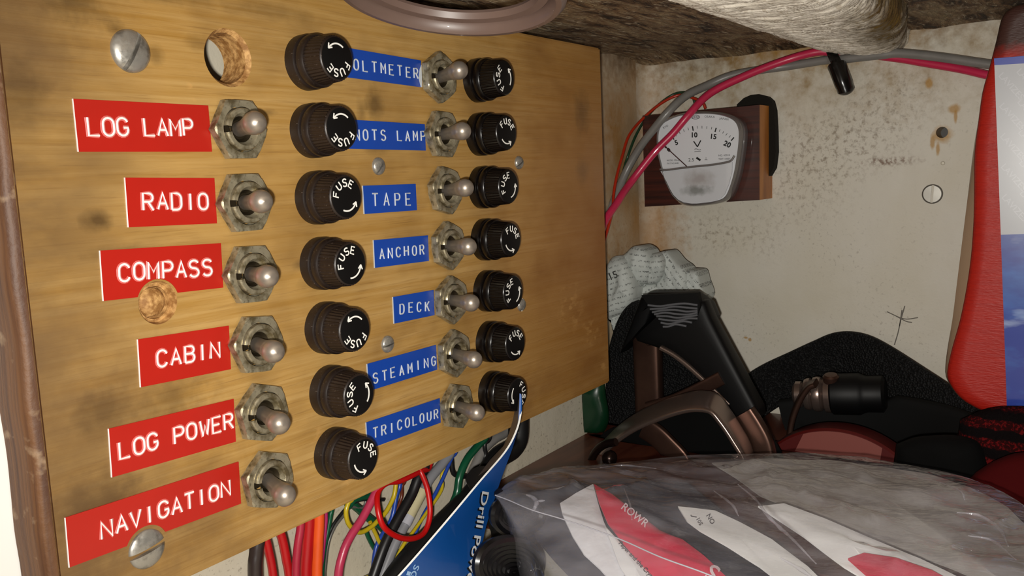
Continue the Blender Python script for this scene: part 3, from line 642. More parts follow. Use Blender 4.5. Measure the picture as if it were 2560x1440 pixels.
cable('wire', 'thin red wire looping from behind the panel edge to the voltmeter top', 'wire', [A(158, 24, -10)] + px3([(1528, 540, 0, 174), (1534, 486, 0, 180), (1542, 440, 0, 186), (1556, 389, 0, 195), (1573, 338, 0, 204), (1608, 296, 0, 214), (1655, 257, 0, 222), (1698, 238, 0, 227), (1735, 246, 0, 226), (1757, 258, 0, 226), (1764, 272, 0, 226)]), .8, pvc('thin_red_pvc', '#a8280f'))
cable('wire', 'thin green wire beside the thin red one at the voltmeter top', 'wire', [A(178, 30, 2)] + px3([(1546, 480, 0, 199), (1553, 450, 0, 202), (1562, 415, 0, 204), (1570, 389, 0, 202), (1588, 342, 0, 211), (1612, 300, 0, 219), (1643, 265, 0, 225), (1682, 237, 0, 231), (1713, 231, 0, 230), (1730, 240, 0, 229), (1738, 262, 0, 229), (1742, 276, 0, 229)]), .75, pvc('thin_green_pvc', '#1f3d28'))
# cable tie
blk = MT('black_nylon', '#0d0c0c', .22, coat=.2).m
tie = thing('cable_tie', 'black plastic cable tie head hanging from the cables below the beam', 'cable tie', at(2105, 200, 0, 226))
m = MB(); sp_ = [at(2075, 122, 0, 229), at(2083, 140, 0, 225.5), at(2092, 158, 0, 225)]; m.ribbon(cr(sp_, 4), A(0, -1, -.3), 5.0, 1.2)
m.tube([at(2074, 118, 0, 233), at(2074, 118, 0, 229)], 2.2, 8)
obj('strap', m, blk, tie, at(2085, 140, 0, 226))
m = MB(); hp_ = [at(2090, 155, 0, 225.5), at(2093, 166, 0, 225), at(2104, 195, 0, 224.5), at(2114, 222, 0, 225), at(2118, 236, 0, 226)]
m.tube(cr(hp_, 4), [3.4] * 3 + [5.6, 5.8] + [5.6] * 6 + [5.3] * 3 + [4.4, 3.2, 1.2][:3], 14, flat=.8)
obj('head', m, blk, tie, at(2104, 195, 0, 225), label='glossy black rounded head')

# ------------------------------------------------------------------ wiring under the panel
def bundle_pts(lst, y, top=True, bot=True):
    p = [at(u, v, 1, y[i] if hasattr(y, '__len__') else y) for i, (u, v) in enumerate(lst)]
    if top and p[0][2] < -48: p = [A(p[0][0] + (p[0][0] - p[1][0]) * .3, min(28, p[0][1] + 1), p[0][2] + 14)] + p
    if bot and p[-1][2] > -98: p = p + [A(p[-1][0] + (p[-1][0] - p[-2][0]) * .5, p[-1][1], -111.5)]
    return p
GW = 'wires under the switch panel'
def wire(label, lst, y, r, mat, top=True, bot=True, name='wire'):
    return cable(name, label, 'wire', bundle_pts(lst, y, top, bot), r, mat, GW)
red2 = pvc('red_pvc', '#a80f14'); crim = pvc('crimson_pvc', '#a22338'); gre = pvc('dark_green_pvc', '#0e4a30', .28); yel = pvc('yellow_pvc', '#b8a01c'); blu = pvc('blue_pvc', '#1d3f97'); bkc = pvc('black_pvc', '#171617', .4)
wire('dark brown cable, leftmost under the panel', [(646, 1330), (641, 1380), (638, 1450)], 14, 2.2, pvc('dark_brown_pvc', '#2d2220'))
wire('first red cable right of the dark brown one', [(658, 1320), (671, 1375), (684, 1450)], 15, 1.35, red2)
wire('second red cable right of the dark brown one', [(692, 1300), (706, 1350), (716, 1400), (724, 1450)], 15, 1.45, red2)
wire('crimson red cable between the second red cable and the thick red one', [(752, 1300), (744, 1370), (740, 1450)], 12, 1.35, crim)
wire('thick red cable beside the orange one', [(772, 1290), (768, 1370), (764, 1450)], 15, 2.1, red2)
wire('bright orange cable among the red ones under the panel', [(797, 1280), (795, 1350), (792, 1450)], 13, 1.85, pvc('orange_pvc', '#d8511c'))
wire('thin magenta wire close behind the orange cable', [(814, 1280), (813, 1320), (806, 1390), (800, 1450)], 18, .7, pvc('magenta_pvc', '#9c1f58'))
wire('dark green wire between the magenta and black wires', [(829, 1262), (826, 1290), (819, 1330), (808, 1390), (805, 1450)], 20, .85, gre)
wire('thin black wire curving down behind the orange cable', [(960, 1250), (905, 1250), (872, 1266), (849, 1290), (829, 1320), (814, 1364), (808, 1420), (806, 1450)], 22, .55, bkc, top=False)
wire('thin black wire with white flecks curving beside its twin', [(912, 1262), (878, 1268), (855, 1294), (835, 1322), (820, 1362), (813, 1420), (812, 1450)], 23, .5, pvc('black_white_pvc', '#57544f'))
wire('thick dark green wire slanting behind the crimson cable', [(880, 1250), (900, 1276), (925, 1298), (955, 1320), (975, 1345), (990, 1400), (985, 1450)], 24, 1.5, gre)
wire('short dark green wire arching at the panel edge', [(868, 1262), (886, 1250), (906, 1244), (922, 1240), (940, 1225)], 20, 1.0, gre, bot=False)
wire('yellow wire in a wide loop behind the crimson cable', [(882, 1236), (871, 1257), (865, 1282), (873, 1312), (898, 1331), (927, 1318), (947, 1299), (965, 1280), (984, 1243), (990, 1210)], 16, .85, yel, bot=False)
wire('crimson pink cable slanting down to the lower left', [(960, 1190), (941, 1228), (907, 1294), (876, 1342), (857, 1385), (845, 1450)], 13, 1.5, pvc('crimson_pink_pvc', '#b03350'))
wire('bright red wire in a large round loop', [(1075, 1163), (1051, 1178), (1002, 1202), (967, 1208), (945, 1232), (945, 1275), (960, 1318), (997, 1343), (1034, 1346), (1062, 1329), (1075, 1285), (1069, 1225), (1052, 1180), (1040, 1162)], [15, 13, 12.5, 12.5, 12, 9, 7, 6, 6, 7, 8, 10, 12.5, 15], 1.05, pvc('bright_red_pvc', '#bd1010'), bot=False)
wire('thick black cable slanting down through the red loop', [(1062, 1165), (1045, 1196), (1028, 1239), (990, 1306), (961, 1364), (930, 1450)], 15, 1.95, bkc)
gc = wire('grey cable with a cream sleeve slanting through the red loop', [(1128, 1120), (1109, 1155), (1074, 1199), (1046, 1250), (1016, 1306), (988, 1358), (950, 1450)], 17, 1.95, pvc('light_grey_pvc', '#7c7c80'))
m = MB(); slv = [at(u, v, 1, 16.5) for u, v in ((1056, 1226), (1040, 1256), (1022, 1290))]; m.tube(cr(slv, 3), 2.3, 14)
obj('sleeve', m, pvc('cream_sleeve', '#b9b08c'), gc, slv[1], label='cream sleeve')
m = MB(); slv = [at(u, v, 1, 16.5) for u, v in ((1025, 1286), (1012, 1312))]; m.tube(slv, 2.25, 14); obj('clear_end', m, plain('clear_grey_sleeve', '#a4a4ac', .2), gc, slv[0], label='clear grey sleeve end')
wire('thin blue wire twisting with a yellow one beside the grey cable', [(1140, 1125), (1129, 1146), (1103, 1205), (1076, 1257), (1057, 1291), (1040, 1330), (1020, 1380), (1000, 1450)], 20, .75, blu)
wire('thin yellow wire twisting with a blue one beside the grey cable', [(1126, 1125), (1117, 1150), (1104, 1190), (1103, 1226), (1062, 1288), (1034, 1328), (1010, 1360), (990, 1400), (975, 1450)], [20, 20, 22, 20, 19, 19, 19, 19, 19], .7, yel)
wire('glossy dark green cable curving behind the leaflet', [(1215, 1085), (1195, 1114), (1167, 1149), (1149, 1192), (1142, 1233), (1128, 1270), (1110, 1330), (1090, 1450)], 18, 1.6, gre)
wire('thin blue wire left of the thick black cable', [(1000, 1205), (991, 1240), (979, 1297), (950, 1347), (938, 1380), (930, 1450)], 22, .9, blu)
wire('thin brown wire dropping behind the red loop', [(1012, 1195), (1005, 1216), (1003, 1245), (985, 1290), (970, 1330), (960, 1450)], 24, .7, pvc('brown_pvc', '#5a2412'))
wire('short yellow wire under the yellow loop', [(925, 1305), (932, 1320), (944, 1346), (955, 1380), (935, 1430), (905, 1450)], 21, .75, yel, top=False)
wire('short dark green wire under the yellow loop', [(915, 1320), (918, 1337), (932, 1366), (950, 1395), (965, 1450)], 25, .8, gre, top=False)
wire('grey cable ending near the leaflet corner', [(1270, 1070), (1236, 1098), (1208, 1125), (1190, 1160), (1175, 1200), (1160, 1290), (1150, 1450)], 24, 2.1, grey)
wire('black wire looping beside the glossy green cable', [(1225, 1090), (1212, 1110), (1213, 1140), (1200, 1170), (1170, 1190), (1135, 1185), (1128, 1150), (1125, 1130)], 22, 1.0, bkc, bot=False)
# thick black conduits
wire('thick black corrugated hose behind the leaflet', [(1290, 1110), (1240, 1150), (1190, 1225), (1130, 1290), (1050, 1370), (985, 1450), (950, 1520)], [16, 16, 15, 14, 12, 11, 10], 4.6, pvc('black_rubber_hose', '#050505', .6), name='hose')

# ------------------------------------------------------------------ blue leaflet
YL = -20.0
t = MT('blue_printed_card', '#0c4f9c', .35, coat=.25); t.mix(t.ramp(t.noise(30), .4, .7, 0, .4), '#0a418a'); M['leaf_blue'] = t.m
edgeA = [(1303, 985), (1305, 1010), (1303, 1040), (1292, 1080), (1265, 1130), (1200, 1206), (1130, 1290), (1060, 1372), (1000, 1440), (955, 1490)]
ya = [-17, -17.5, -18, -19.5, -20, -20.5, -21, -21, -21, -21]
edgeB = [(1303, 985), (1302, 1020), (1298, 1060), (1288, 1100), (1276, 1135), (1252, 1200), (1233, 1260), (1212, 1330), (1192, 1440), (1182, 1500)]
yb = [-17, -17.5, -17.8, -18.5, -18.8, -17, -15.5, -14.5, -14, -14]
LA = cr([at(u, v, 1, y) for (u, v), y in zip(edgeA, ya)], 5); LB = cr([at(u, v, 1, y) for (u, v), y in zip(edgeB, yb)], 5)
leaf = thing('leaflet', 'blue printed leaflet standing on edge between the switch panel and the plastic bag', 'leaflet', A(-10, -18, -99))
m = MB(); thk = A(-.35, .5, .25)
rows = [[a + (b - a) * s_ for s_ in np.linspace(0, 1, 7)] for a, b in zip(LA, LB)]
m.grid(rows); m.grid([[p + thk for p in r] for r in rows], 2)
m.grid([[a, a + thk * .5, a + thk] for a in LA], 1); m.grid([[b, b + thk] for b in LB], 0)
bl = LA[-1]; brr = LB[-1]
m.add([bl, brr, A(brr[0], brr[1], -111.8), A(bl[0] - 9, bl[1], -111.8)], [(0, 1, 2, 3)], 0)
obj('cover', m, [M['leaf_blue'], plain('white_paper_edge', '#e9e9e6', .6), plain('grey_back_page', '#6d6a68', .4)], leaf, A(-10, -18, -99), label='blue cover with a white cut edge', sharp=30)
# back page, grey, curling away behind the top corner
bpx = [((1303, 985), (1288, 1020)), ((1304, 1020), (1282, 1050)), ((1302, 1050), (1272, 1085)), ((1290, 1085), (1258, 1115)), ((1268, 1125), (1225, 1150)), ((1240, 1160), (1195, 1190))]
m = MB(); m.grid([[at(a[0] + (b_[0] - a[0]) * s_, a[1] + (b_[1] - a[1]) * s_, 1, -17 + 8 * s_) for s_ in np.linspace(0, 1, 5)] for a, b_ in bpx])
obj('back_page', m, plain('grey_page', '#5c5450', .35), leaf, A(-10, -18, -99), label='dark grey back page')
# lettering down the right-hand part of the cover
from mathutils.bvhtree import BVHTree
_lv = [Vector(p) for r in rows for p in r]; _lf = [(a * 7 + b, a * 7 + b + 1, (a + 1) * 7 + b + 1, (a + 1) * 7 + b) for a in range(len(rows) - 1) for b in range(6)]
_leaf_tree = BVHTree.FromPolygons(_lv, _lf)
def on_leaf(u, v, off=.25):
    r = nrm(ray(u, v)); hit = _leaf_tree.ray_cast(Vector(CAM), Vector(r))
    q = A(*hit[0]) if hit[0] is not None else at(u, v, 1, -17)
    return q - r * off
def leaf_text(mb, s, u0, v0, u1, v1, hpx, m=0, off=.3, du=0, dv=0):
    """run of letters from (u0,v0) to (u1,v1), tops towards the right of the run"""
    d = A(u1 - u0, v1 - v0); L = np.linalg.norm(d); d = d / L; up = A(d[1], -d[0])
    tmp = MB(); text_mb(tmp, s, 1.0, lambda x, y: (x, y, 0), align='LEFT', bold=.015)
    xs = max(p[0] for p in tmp.v); k = L / xs
    tmp.v = [tuple(on_leaf(u0 + du + d[0] * x * k + up[0] * y * hpx / .72, v0 + dv + d[1] * x * k + up[1] * y * hpx / .72, off)) for x, y, _ in tmp.v]
    mb.add(tmp.v, tmp.f, m)
m = MB(); leaf_text(m, 'Drill Power', 1213, 1226, 1168, 1478, 19, 1, .22, -2.5, 3); leaf_text(m, 'Drill Power', 1214, 1226, 1169, 1478, 17, 0, .34)
obj('title_lettering', m, [plain('white_ink', '#e4e6ea', .5), plain('black_ink', '#0a0a10', .5)], leaf, A(-10, -18, -99), label='white title with a black shadow running down the cover', smooth=False); m = MB(); leaf_text(m, 'SG', 1042, 1412, 1030, 1446, 14, 2, .3); leaf_text(m, 'i', 1026, 1425, 1021, 1440, 14, 2, .3)
m.m = [0] * len(m.f); obj('small_lettering', m, plain('pale_blue_ink', '#9cc0e8', .5), leaf, A(-10, -18, -99), label='pale blue letters in the lower corner', smooth=False)

# ------------------------------------------------------------------ crumpled newspaper
t = MT('newsprint', '#b9beba', .7)
br = t.n.new('ShaderNodeTexBrick'); mp = t.n.new('ShaderNodeMapping'); t.link(t.tc.outputs['UV'], mp.inputs[0]); t.link(mp.outputs[0], br.inputs['Vector'])
br.inputs['Scale'].default_value = 1; br.inputs['Brick Width'].default_value = .30; br.inputs['Row Height'].default_value = .13; br.inputs['Mortar Size'].default_value = .045; br.inputs['Color1'].default_value = (1, 1, 1, 1); br.inputs['Color2'].default_value = (.6, .6, .6, 1); br.inputs['Mortar'].default_value = (0, 0, 0, 1); br.offset = .37
pt = t.math('MULTIPLY', t.math('MULTIPLY', br.outputs['Color'], t.ramp(t.noise(1400, detail=2), .46, .54)), t.ramp(t.noise(60, detail=1), .40, .46, 0, 1))
t.mix(t.math('MULTIPLY', pt, .8), '#2b2b2b'); t.bump(t.noise(130, detail=3), .0006); M['news'] = t.m
news = thing('newspaper_wad', 'crumpled wad of newspaper behind the right edge of the switch panel', 'newspaper', A(195, 10, -99))
def lobe(px, x, bulge, nm, ang=0, seed=0):
    P = [at(u, v, 0, x) for u, v in px]; c = np.mean(P, 0); loop = cr(P + [P[0]], 4)[:-1]; rows = []
    for k in np.linspace(1, 0, 9):
        row = []
        for p in loop:
            q = c + (p - c) * max(k, .001); h = bulge * math.sqrt(max(0, 1 - k * k))
            q = q + A(-1, -.25, .1) * (h * (1 + .35 * noise.noise(Vector((q[1] * .12, q[2] * .12, seed)))))
            row.append(q + A(1, 0, 0) * 1.6 * noise.noise(Vector((q[1] * .25, q[2] * .25, seed + 5))) * (1 - k))
        rows.append(row)
    back = [[c + (p - c) * (.98 + .02 * k) + A(1, 0, 0) * 14 * (1 - k) for p in loop] for k in (0, .5)]
    m = MB(); m.grid(back + rows, cv=True)
    ob = obj(nm, m, M['news'], news, A(195, 10, -99), sharp=70)
    uv = ob.data.uv_layers.new(name='UV'); ca, sa = math.cos(ang), math.sin(ang)
    for lp_ in ob.data.loops:
        co = ob.data.vertices[lp_.vertex_index].co / S; y, z = -co.y, co.z; uv.data[lp_.index].uv = ((y * ca + z * sa) / 12, (-y * sa + z * ca) / 22)
    return ob
lobe([(1505, 660), (1540, 640), (1566, 652), (1582, 680), (1590, 720), (1588, 752), (1570, 778), (1535, 795), (1505, 800)], 188, 8, 'fold', .3, 1)
lobe([(1530, 655), (1560, 636), (1580, 618), (1600, 616), (1620, 630), (1627, 660), (1626, 690), (1612, 709), (1580, 705), (1566, 670)], 194, 6, 'fold', -.15, 2)
lobe([(1615, 640), (1645, 632), (1662, 650), (1662, 680), (1645, 705), (1622, 712), (1605, 700)], 198, 6, 'fold', .1, 3)
lobe([(1640, 636), (1665, 628), (1690, 655), (1712, 672), (1722, 700), (1718, 740), (1690, 760), (1640, 745), (1625, 725), (1650, 690)], 202, 5, 'fold', -.9, 4)
lobe([(1700, 675), (1722, 676), (1744, 680), (1752, 705), (1764, 742), (1752, 760), (1735, 765), (1710, 745), (1700, 700)], 204, 4, 'fold', -.8, 5)
lobe([(1575, 700), (1610, 705), (1650, 715), (1690, 750), (1680, 790), (1600, 800), (1560, 790)], 200, 4, 'fold', .5, 6)
lobe([(1510, 690), (1560, 700), (1590, 740), (1585, 800), (1530, 830), (1505, 820)], 192, 6, 'fold', .5, 7)
m = MB()
def nt(s, u, v, k, ang):
    ca, sa = math.cos(math.radians(ang)), math.sin(math.radians(ang))
    text_mb(m, s, 1.0, lambda x, y: at(u + (x * ca + y * sa) * k, v + (x * sa - y * ca) * k, 0, 177.5))
nt('15', 1532, 690, 26, -22)
obj('page_number', m, plain('news_ink', '#303030', .7), news, A(195, 10, -99), smooth=False)

# ------------------------------------------------------------------ harness straps and hooks on the shelf
t = MT('black_webbing', '#060607', .7, spec=.3)
wv = t.n.new('ShaderNodeTexVoronoi'); wv.inputs['Scale'].default_value = 900; t.link(t.tc.outputs['Object'], wv.inputs['Vector'])
t.mix(t.ramp(t.noise(700, detail=2), .6, .7, 0, .5), '#2a2a2c'); t.bump(wv.outputs['Distance'], .0012); M['web'] = t.m
t = MT('black_ribbed_webbing', '#050505', .7, spec=.2); M['web2'] = t.m
M['rubber'] = MT('black_moulded_grip', '#060607', .5, spec=.22).m
t = MT('bronze_brown_steel', '#5a4238', .35, .8); t.mix(t.ramp(t.noise(60), .4, .7, 0, .6), '#3f2a24'); M['bronze'] = t.m
M['bronze_dark'] = MT('dark_bronze', '#2a1e1a', .25, .8).m
M['darksteel'] = MT('dark_polished_steel', '#85746c', .25, .8).m
def cushion(name, px, x, bulge, mat, label, cat, seed, o=None):
    P = [at(u, v, 0, x) for u, v in px]; c = np.mean(P, 0); loop = cr(P + [P[0]], 5)[:-1]; rows = []
    for side in (1, -1):
        ks = np.linspace(0, 1, 9) if side == 1 else np.linspace(1, 0, 9)[1:]
        for k in ks:
            row = []
            for p in loop:
                q = c + (p - c) * max(k, .001); h = bulge * math.sqrt(max(0, 1 - k * k)) * side
                q = q + A(-1, 0, .15) * (h + bulge * .35 * noise.noise(Vector((q[1] * .07, q[2] * .07, seed)))); q[2] = max(q[2], -99.6); row.append(q)
            rows.append(row)
    m = MB(); m.grid(rows, cv=True); return obj(name, m, mat, None, c if o is None else o, label, cat, sharp=80)
def strap(name, label, pts, wd, wid, th, mat, samp=8):
    p = cr(px3(pts), samp); m = MB()
    wds = [A(*wd)] * len(p) if not hasattr(wd[0], '__len__') else cr([A(*x) for x in wd], samp)
    m.ribbon(p, wds, wid, th); return obj(name, m, mat, None, px3(pts)[len(pts) // 2], label, 'strap')
strap('webbing_strap', 'black webbing strap arched against the cream wall', [(1780, 1090, 0, 205), (1850, 1020, 0, 212), (1920, 968, 0, 222), (2000, 930, 0, 226), (2060, 903, 0, 228), (2105, 886, 0, 228), (2150, 890, 0, 226), (2200, 917, 0, 222), (2290, 978, 0, 214), (2380, 1040, 0, 205), (2450, 1085, 0, 198)],
      [(0, .45, .9), (0, .45, .9), (0, .4, .9), (0, .35, .9), (0, .3, .9), (0, 0, 1), (0, -.2, 1), (0, -.5, .9), (0, -.5, .85), (0, -.5, .85), (0, -.5, .85)], 24, 4.5, M['web'])
strap('webbing_strap', 'black strap lying flat across the red tin under the arched one', [(1960, 1050, 0, 208), (2060, 1040, 0, 208), (2180, 1046, 0, 207), (2300, 1064, 0, 202), (2400, 1095, 0, 194), (2460, 1140, 0, 186)],
      [(0, .1, 1), (0, 0, 1), (0, -.1, 1), (0, -.1, 1), (0, -.3, 1), (0, -.5, 1)], [22] * 20 + [26] * 21, 6, M['web2'])
strap('webbing_strap', 'black webbing strap hanging at the left of the large hook', [(1655, 770, 0, 182), (1600, 800, 0, 181), (1572, 860, 0, 181), (1556, 940, 0, 181), (1545, 1030, 0, 180), (1530, 1110, 0, 178), (1515, 1180, 0, 176)],
      [(0, -.9, .5), (0, -.9, .4), (0, -1, .15), (0, -1, 0), (0, -1, 0), (0, -1, 0), (0, -1, 0)], 21, 5, M['web'])
strap('webbing_strap', 'black webbing strap hanging behind the large hook', [(1660, 770, 0, 189), (1690, 840, 0, 189), (1715, 920, 0, 190), (1735, 1000, 0, 190), (1745, 1080, 0, 190), (1750, 1160, 0, 190)],
      (0, -1, .2), [34] * 20 + [44] * 21, 5, M['web'])
cushion('black_pouch', [(1478, 1118), (1520, 1075), (1600, 1052), (1700, 1030), (1840, 1040), (1930, 1090), (1960, 1200), (1800, 1260), (1560, 1260), (1480, 1200)], 152, 4, plain('black_bag_cloth', '#040404', .9, spec=.15), 'black cloth pouch lying under the large hook', 'pouch', 11)
# large tether hook
ho = at(1720, 940, 0, 165); hook = thing('tether_hook', 'large bronze-brown steel tether hook with black grip leaning on the newspaper wad', 'hook', A(ho[0], ho[1], -99))
HO = A(ho[0], ho[1], -99)
XH = 168
def flatbar(name, pts, wid, th, mat, x=XH, wdir=(1, 0, 0), samp=6, label=None, closed=False):
    p = cr([at(q[0], q[1], 0, q[2] if len(q) > 2 else x) for q in pts], samp); m = MB(); m.ribbon(p, A(*wdir), wid, th); return obj(name, m, mat, hook, HO, label=label)
# moulded grip: a long rounded slab
def loft(sections, n=28, e=.45):
    m = MB(); rows = []
    for c, a, b_ in sections:   # centre, half-axis vectors
        rows.append([c + a * np.sign(math.cos(t_)) * abs(math.cos(t_)) ** e + b_ * np.sign(math.sin(t_)) * abs(math.sin(t_)) ** e for t_ in np.linspace(0, 2 * math.pi, n, endpoint=False)])
    m.grid(rows, cv=True); m.add(rows[0], [tuple(range(n))]); m.add(rows[-1], [tuple(range(n))]); return m
def grip(pairs, x0, x1, th):
    secs = []; k = len(pairs)
    for i, (pa, pb) in enumerate(pairs):
        x = x0 + (x1 - x0) * i / (k - 1); a = at(*pa, 0, x); b_ = at(*pb, 0, x); secs.append(((a + b_) / 2, (a - b_) / 2, A(th / 2, 0, 0)))
    S2 = []
    for j in range(len(secs) - 1):
        for t_ in np.linspace(0, 1, 5, endpoint=False): S2.append(tuple(secs[j][q] * (1 - t_) + secs[j + 1][q] * t_ for q in range(3)))
    return S2 + [secs[-1]]
m = loft(grip([((1596, 842), (1700, 745)), ((1600, 850), (1770, 750)), ((1668, 872), (1786, 790)), ((1738, 918), (1820, 855)), ((1798, 980), (1865, 940)), ((1845, 1040), (1905, 1015)), ((1868, 1052), (1908, 1038))], 164, 160, 13))
obj('grip', m, M['rubber'], hook, HO, label='black moulded grip', sharp=50)
m = loft(grip([((1560, 880), (1640, 790)), ((1590, 800), (1655, 745)), ((1612, 740), (1665, 770)), ((1632, 728), (1690, 790)), ((1738, 728), (1752, 790)), ((1775, 755), (1770, 800)), ((1790, 790), (1772, 830))], 170, 166, 15))
obj('grip_collar', m, M['rubber'], hook, HO, sharp=50)
# ribbed web loop at the top of the grip
m = MB()
for i in range(8):
    v0 = 763 + i * 7.4; u0 = 1620 + i * 5.4; u1 = 1744 - max(0, i - 5) * 14
    m.tube(cr([at(u0 + (u1 - u0) * t_, v0 + 3 * math.sin(t_ * 7 + i) - 2 * t_, 0, 156) for t_ in (0, .25, .5, .75, 1)], 4), .55, 7)
p4 = [at(u, v, 0, 157) for u, v in ((1605, 738), (1745, 732), (1752, 765), (1742, 800), (1700, 828), (1670, 822), (1640, 790))]
m.prism([(p[1], p[2]) for p in p4], 156.2, 160, lambda a, b, h: (h, a, b), 1)
obj('ribbed_loop', m, [plain('ribbed_grey_web', '#55565a', .6), M['web2']], hook, HO, label='ribbed webbing loop')
flatbar('shank', [(1618, 838), (1620, 900), (1622, 960), (1624, 1020), (1626, 1060)], 8, 15, M['bronze'], x=171, wdir=(1, 0, 0), label='flat bronze-brown shank')
m = MB(); q = at(1617, 856, 0, 163); m.lathe([(2.2, 0), (2.2, 1.2), (1.6, 2), (0, 2.3)], q + A(3.5, 0, 0), (-1, 0, 0), 20); obj('rivet', m, M['bronze'], hook, HO)
flatbar('inner_bar', [(1654, 868), (1684, 884), (1716, 908), (1752, 940), (1790, 976), (1826, 1010)], 5, 2.4, M['darksteel'], x=157)
flatbar('outer_bar', [(1862, 1030), (1885, 1066), (1905, 1105), (1915, 1150), (1918, 1200)], 6, 10, M['bronze'], x=145, wdir=(1, 0, 0))
flatbar('gate', [(1500, 1130), (1540, 1090), (1590, 1055), (1650, 1028), (1710, 1008), (1752, 1003), (1785, 1012), (1810, 1040), (1840, 1085), (1865, 1130), (1880, 1180)], 17, 3, M['darksteel'], x=134, wdir=(1, .25, .3), label='curved polished gate')
flatbar('latch_bar', [(1620, 1022), (1665, 1010), (1710, 992), (1755, 970), (1806, 944)], 4, 7, M['bronze'], x=156)
flatbar('lower_bar', [(1610, 1068), (1640, 1088), (1668, 1115), (1700, 1150), (1720, 1190)], 4, 11, M['bronze'], x=140, wdir=(1, 0, 0))
# small shiny hook end by the panel corner
so = at(1505, 1130, 0, 140); sm = MB()
sm.tube(cr([at(u, v, 0, 118) for u, v in ((1540, 1105), (1515, 1110), (1494, 1124), (1480, 1150), (1482, 1190))], 5), 2.0, 12)
sm.lathe([(0, 0), (2.6, .6), (3.6, 2), (3.6, 6), (2.2, 7.4), (0, 7.8)], at(1522, 1146, 0, 120), nrm(A(-.8, -.5, .3)), 24)
obj('snap_shackle', sm, M['bronze_dark'], None, A(so[0], so[1], -99), label='dark polished shackle end just past the lower corner of the panel', cat='shackle')
# swivel snap hook in front of the arched strap
XS = 196; so2 = at(2100, 995, 0, XS); SO = A(so2[0], so2[1], so2[2]); snap = thing('snap_hook', 'dark polished swivel snap hook lying under the arched strap', 'hook', SO)
a0 = at(1985, 985, 0, XS); a1 = at(2215, 985, 0, XS + 4); axv = a1 - a0; L = np.linalg.norm(axv); axn = axv / L
def lt(prof): m_ = MB(); m_.lathe([(r, h * L) for r, h in prof], a0, axn, 40); return m_
obj('swivel', lt([(0, .0), (5, .0), (6.6, .03), (6.6, .09), (5.2, .11), (7.6, .13), (8.2, .16), (8.2, .19), (7.2, .21), (8.6, .23), (9.0, .27), (8.6, .31), (7.4, .33), (9.2, .36), (9.4, .42), (0, .42)]), M['darksteel'], snap, SO, label='ridged polished swivel', sharp=30)
obj('barrel', lt([(0, .41), (9.0, .41), (10.2, .44), (10.4, .72), (9.6, .76), (9.0, .8), (9.0, .97), (7, 1.0), (0, 1.0)]), M['rubber'], snap, SO, label='black barrel', sharp=30)
m = MB(); m.ribbon(cr([at(u, v, 0, XS - 8) for u, v in ((1974, 1085), (1979, 1055), (1988, 1025), (2003, 992), (2022, 966), (2040, 958))], 6), A(1, .3, 0), 9, 3); obj('claw', m, M['bronze'], snap, SO, label='curved bronze-brown claw')
m = MB(); m.lathe([(0, 0), (3.6, 0), (3.9, 1), (3.9, 3), (3, 4), (0, 4.4)], at(2078, 950, 0, XS - 2) - A(0, 0, 1), A(-.2, 0, 1), 24); obj('stud', m, M['bronze'], snap, SO)
# red round tin standing on its rim
tc_ = at(2115, 1265, 0, 188); tr = 43.5; t = MT('red_tin', '#4c0c0a', .5, spec=.3); M['redtin'] = t.m
tc_ = A(190, tc_[1], -100 + tr * .62) if False else tc_
tin = thing('round_tin', 'dull red round tin with a dull pink patch, standing behind the plastic bag', 'tin', A(190, tc_[1], -99))
m = MB(); m.lathe([(0, 0), (tr - 3, 0), (tr - .8, .8), (tr, 2.6), (tr, 14), (tr - 1, 15), (0, 15)], A(186, tc_[1], tc_[2]), (-1, 0, 0), 80)
m.v = [(x, y, max(z, -99.5)) for x, y, z in m.v]
obj('body', m, M['redtin'], tin, A(190, tc_[1], -99), sharp=35)
m = MB(); ol = []
for a in np.linspace(math.radians(112), math.radians(62), 16): ol.append((tc_[1] - (tr - 1.2) * math.cos(a), tc_[2] + (tr - 1.2) * math.sin(a)))
ol += [(ol[-1][0] + 1, -99), (ol[0][0] + 4, -99)]
m.prism(ol, 170.6, 171.1, lambda a, b, h: (h, a, b)); obj('pink_patch', m, plain('dull_pink', '#7d3f37', .6), tin, A(190, tc_[1], -99), label='dull pink patch')  # lighter pinkish patch over the middle of the tin face
# tartan cloth and dark red cloth at the far right
t = MT('red_black_knit', '#250405', .9, spec=.1); wvn = t.n.new('ShaderNodeTexWave'); wvn.inputs['Scale'].default_value = 42; wvn.bands_direction = 'Z'; wvn.inputs['Distortion'].default_value = 1.2; wvn.inputs['Detail Scale'].default_value = 8; t.link(t.tc.outputs['Object'], wvn.inputs['Vector'])
t.mix(t.ramp(wvn.outputs['Fac'], .35, .6), '#0a0506'); t.mix(t.math('MULTIPLY', t.ramp(t.noise(900), .5, .6), t.ramp(wvn.outputs['Fac'], .5, .3)), '#5e0d0f'); t.bump(t.noise(900), .0008); M['knit'] = t.m
cushion('knitted_cloth', [(2400, 1050), (2470, 1020), (2560, 1015), (2700, 1030), (2700, 1300), (2560, 1290), (2440, 1280), (2390, 1160)], 160, 10, M['knit'], 'dark red and black striped knitted cloth under the red packet', 'cloth', 3)
cushion('cloth', [(2440, 1180), (2490, 1150), (2560, 1130), (2700, 1130), (2700, 1330), (2560, 1330), (2440, 1300), (2400, 1230)], 132, 8, plain('dark_red_cloth', '#3d0506', .9, spec=.1), 'dark red cloth at the foot of the blue printed card', 'cloth', 9)
cushion('black_pouch', [(2240, 1110), (2300, 1090), (2400, 1090), (2460, 1130), (2460, 1300), (2300, 1300), (2230, 1220)], 150, 9, plain('black_cloth', '#040404', .9, spec=.15), 'black cloth pouch between the red tin and the knitted cloth', 'pouch', 5)
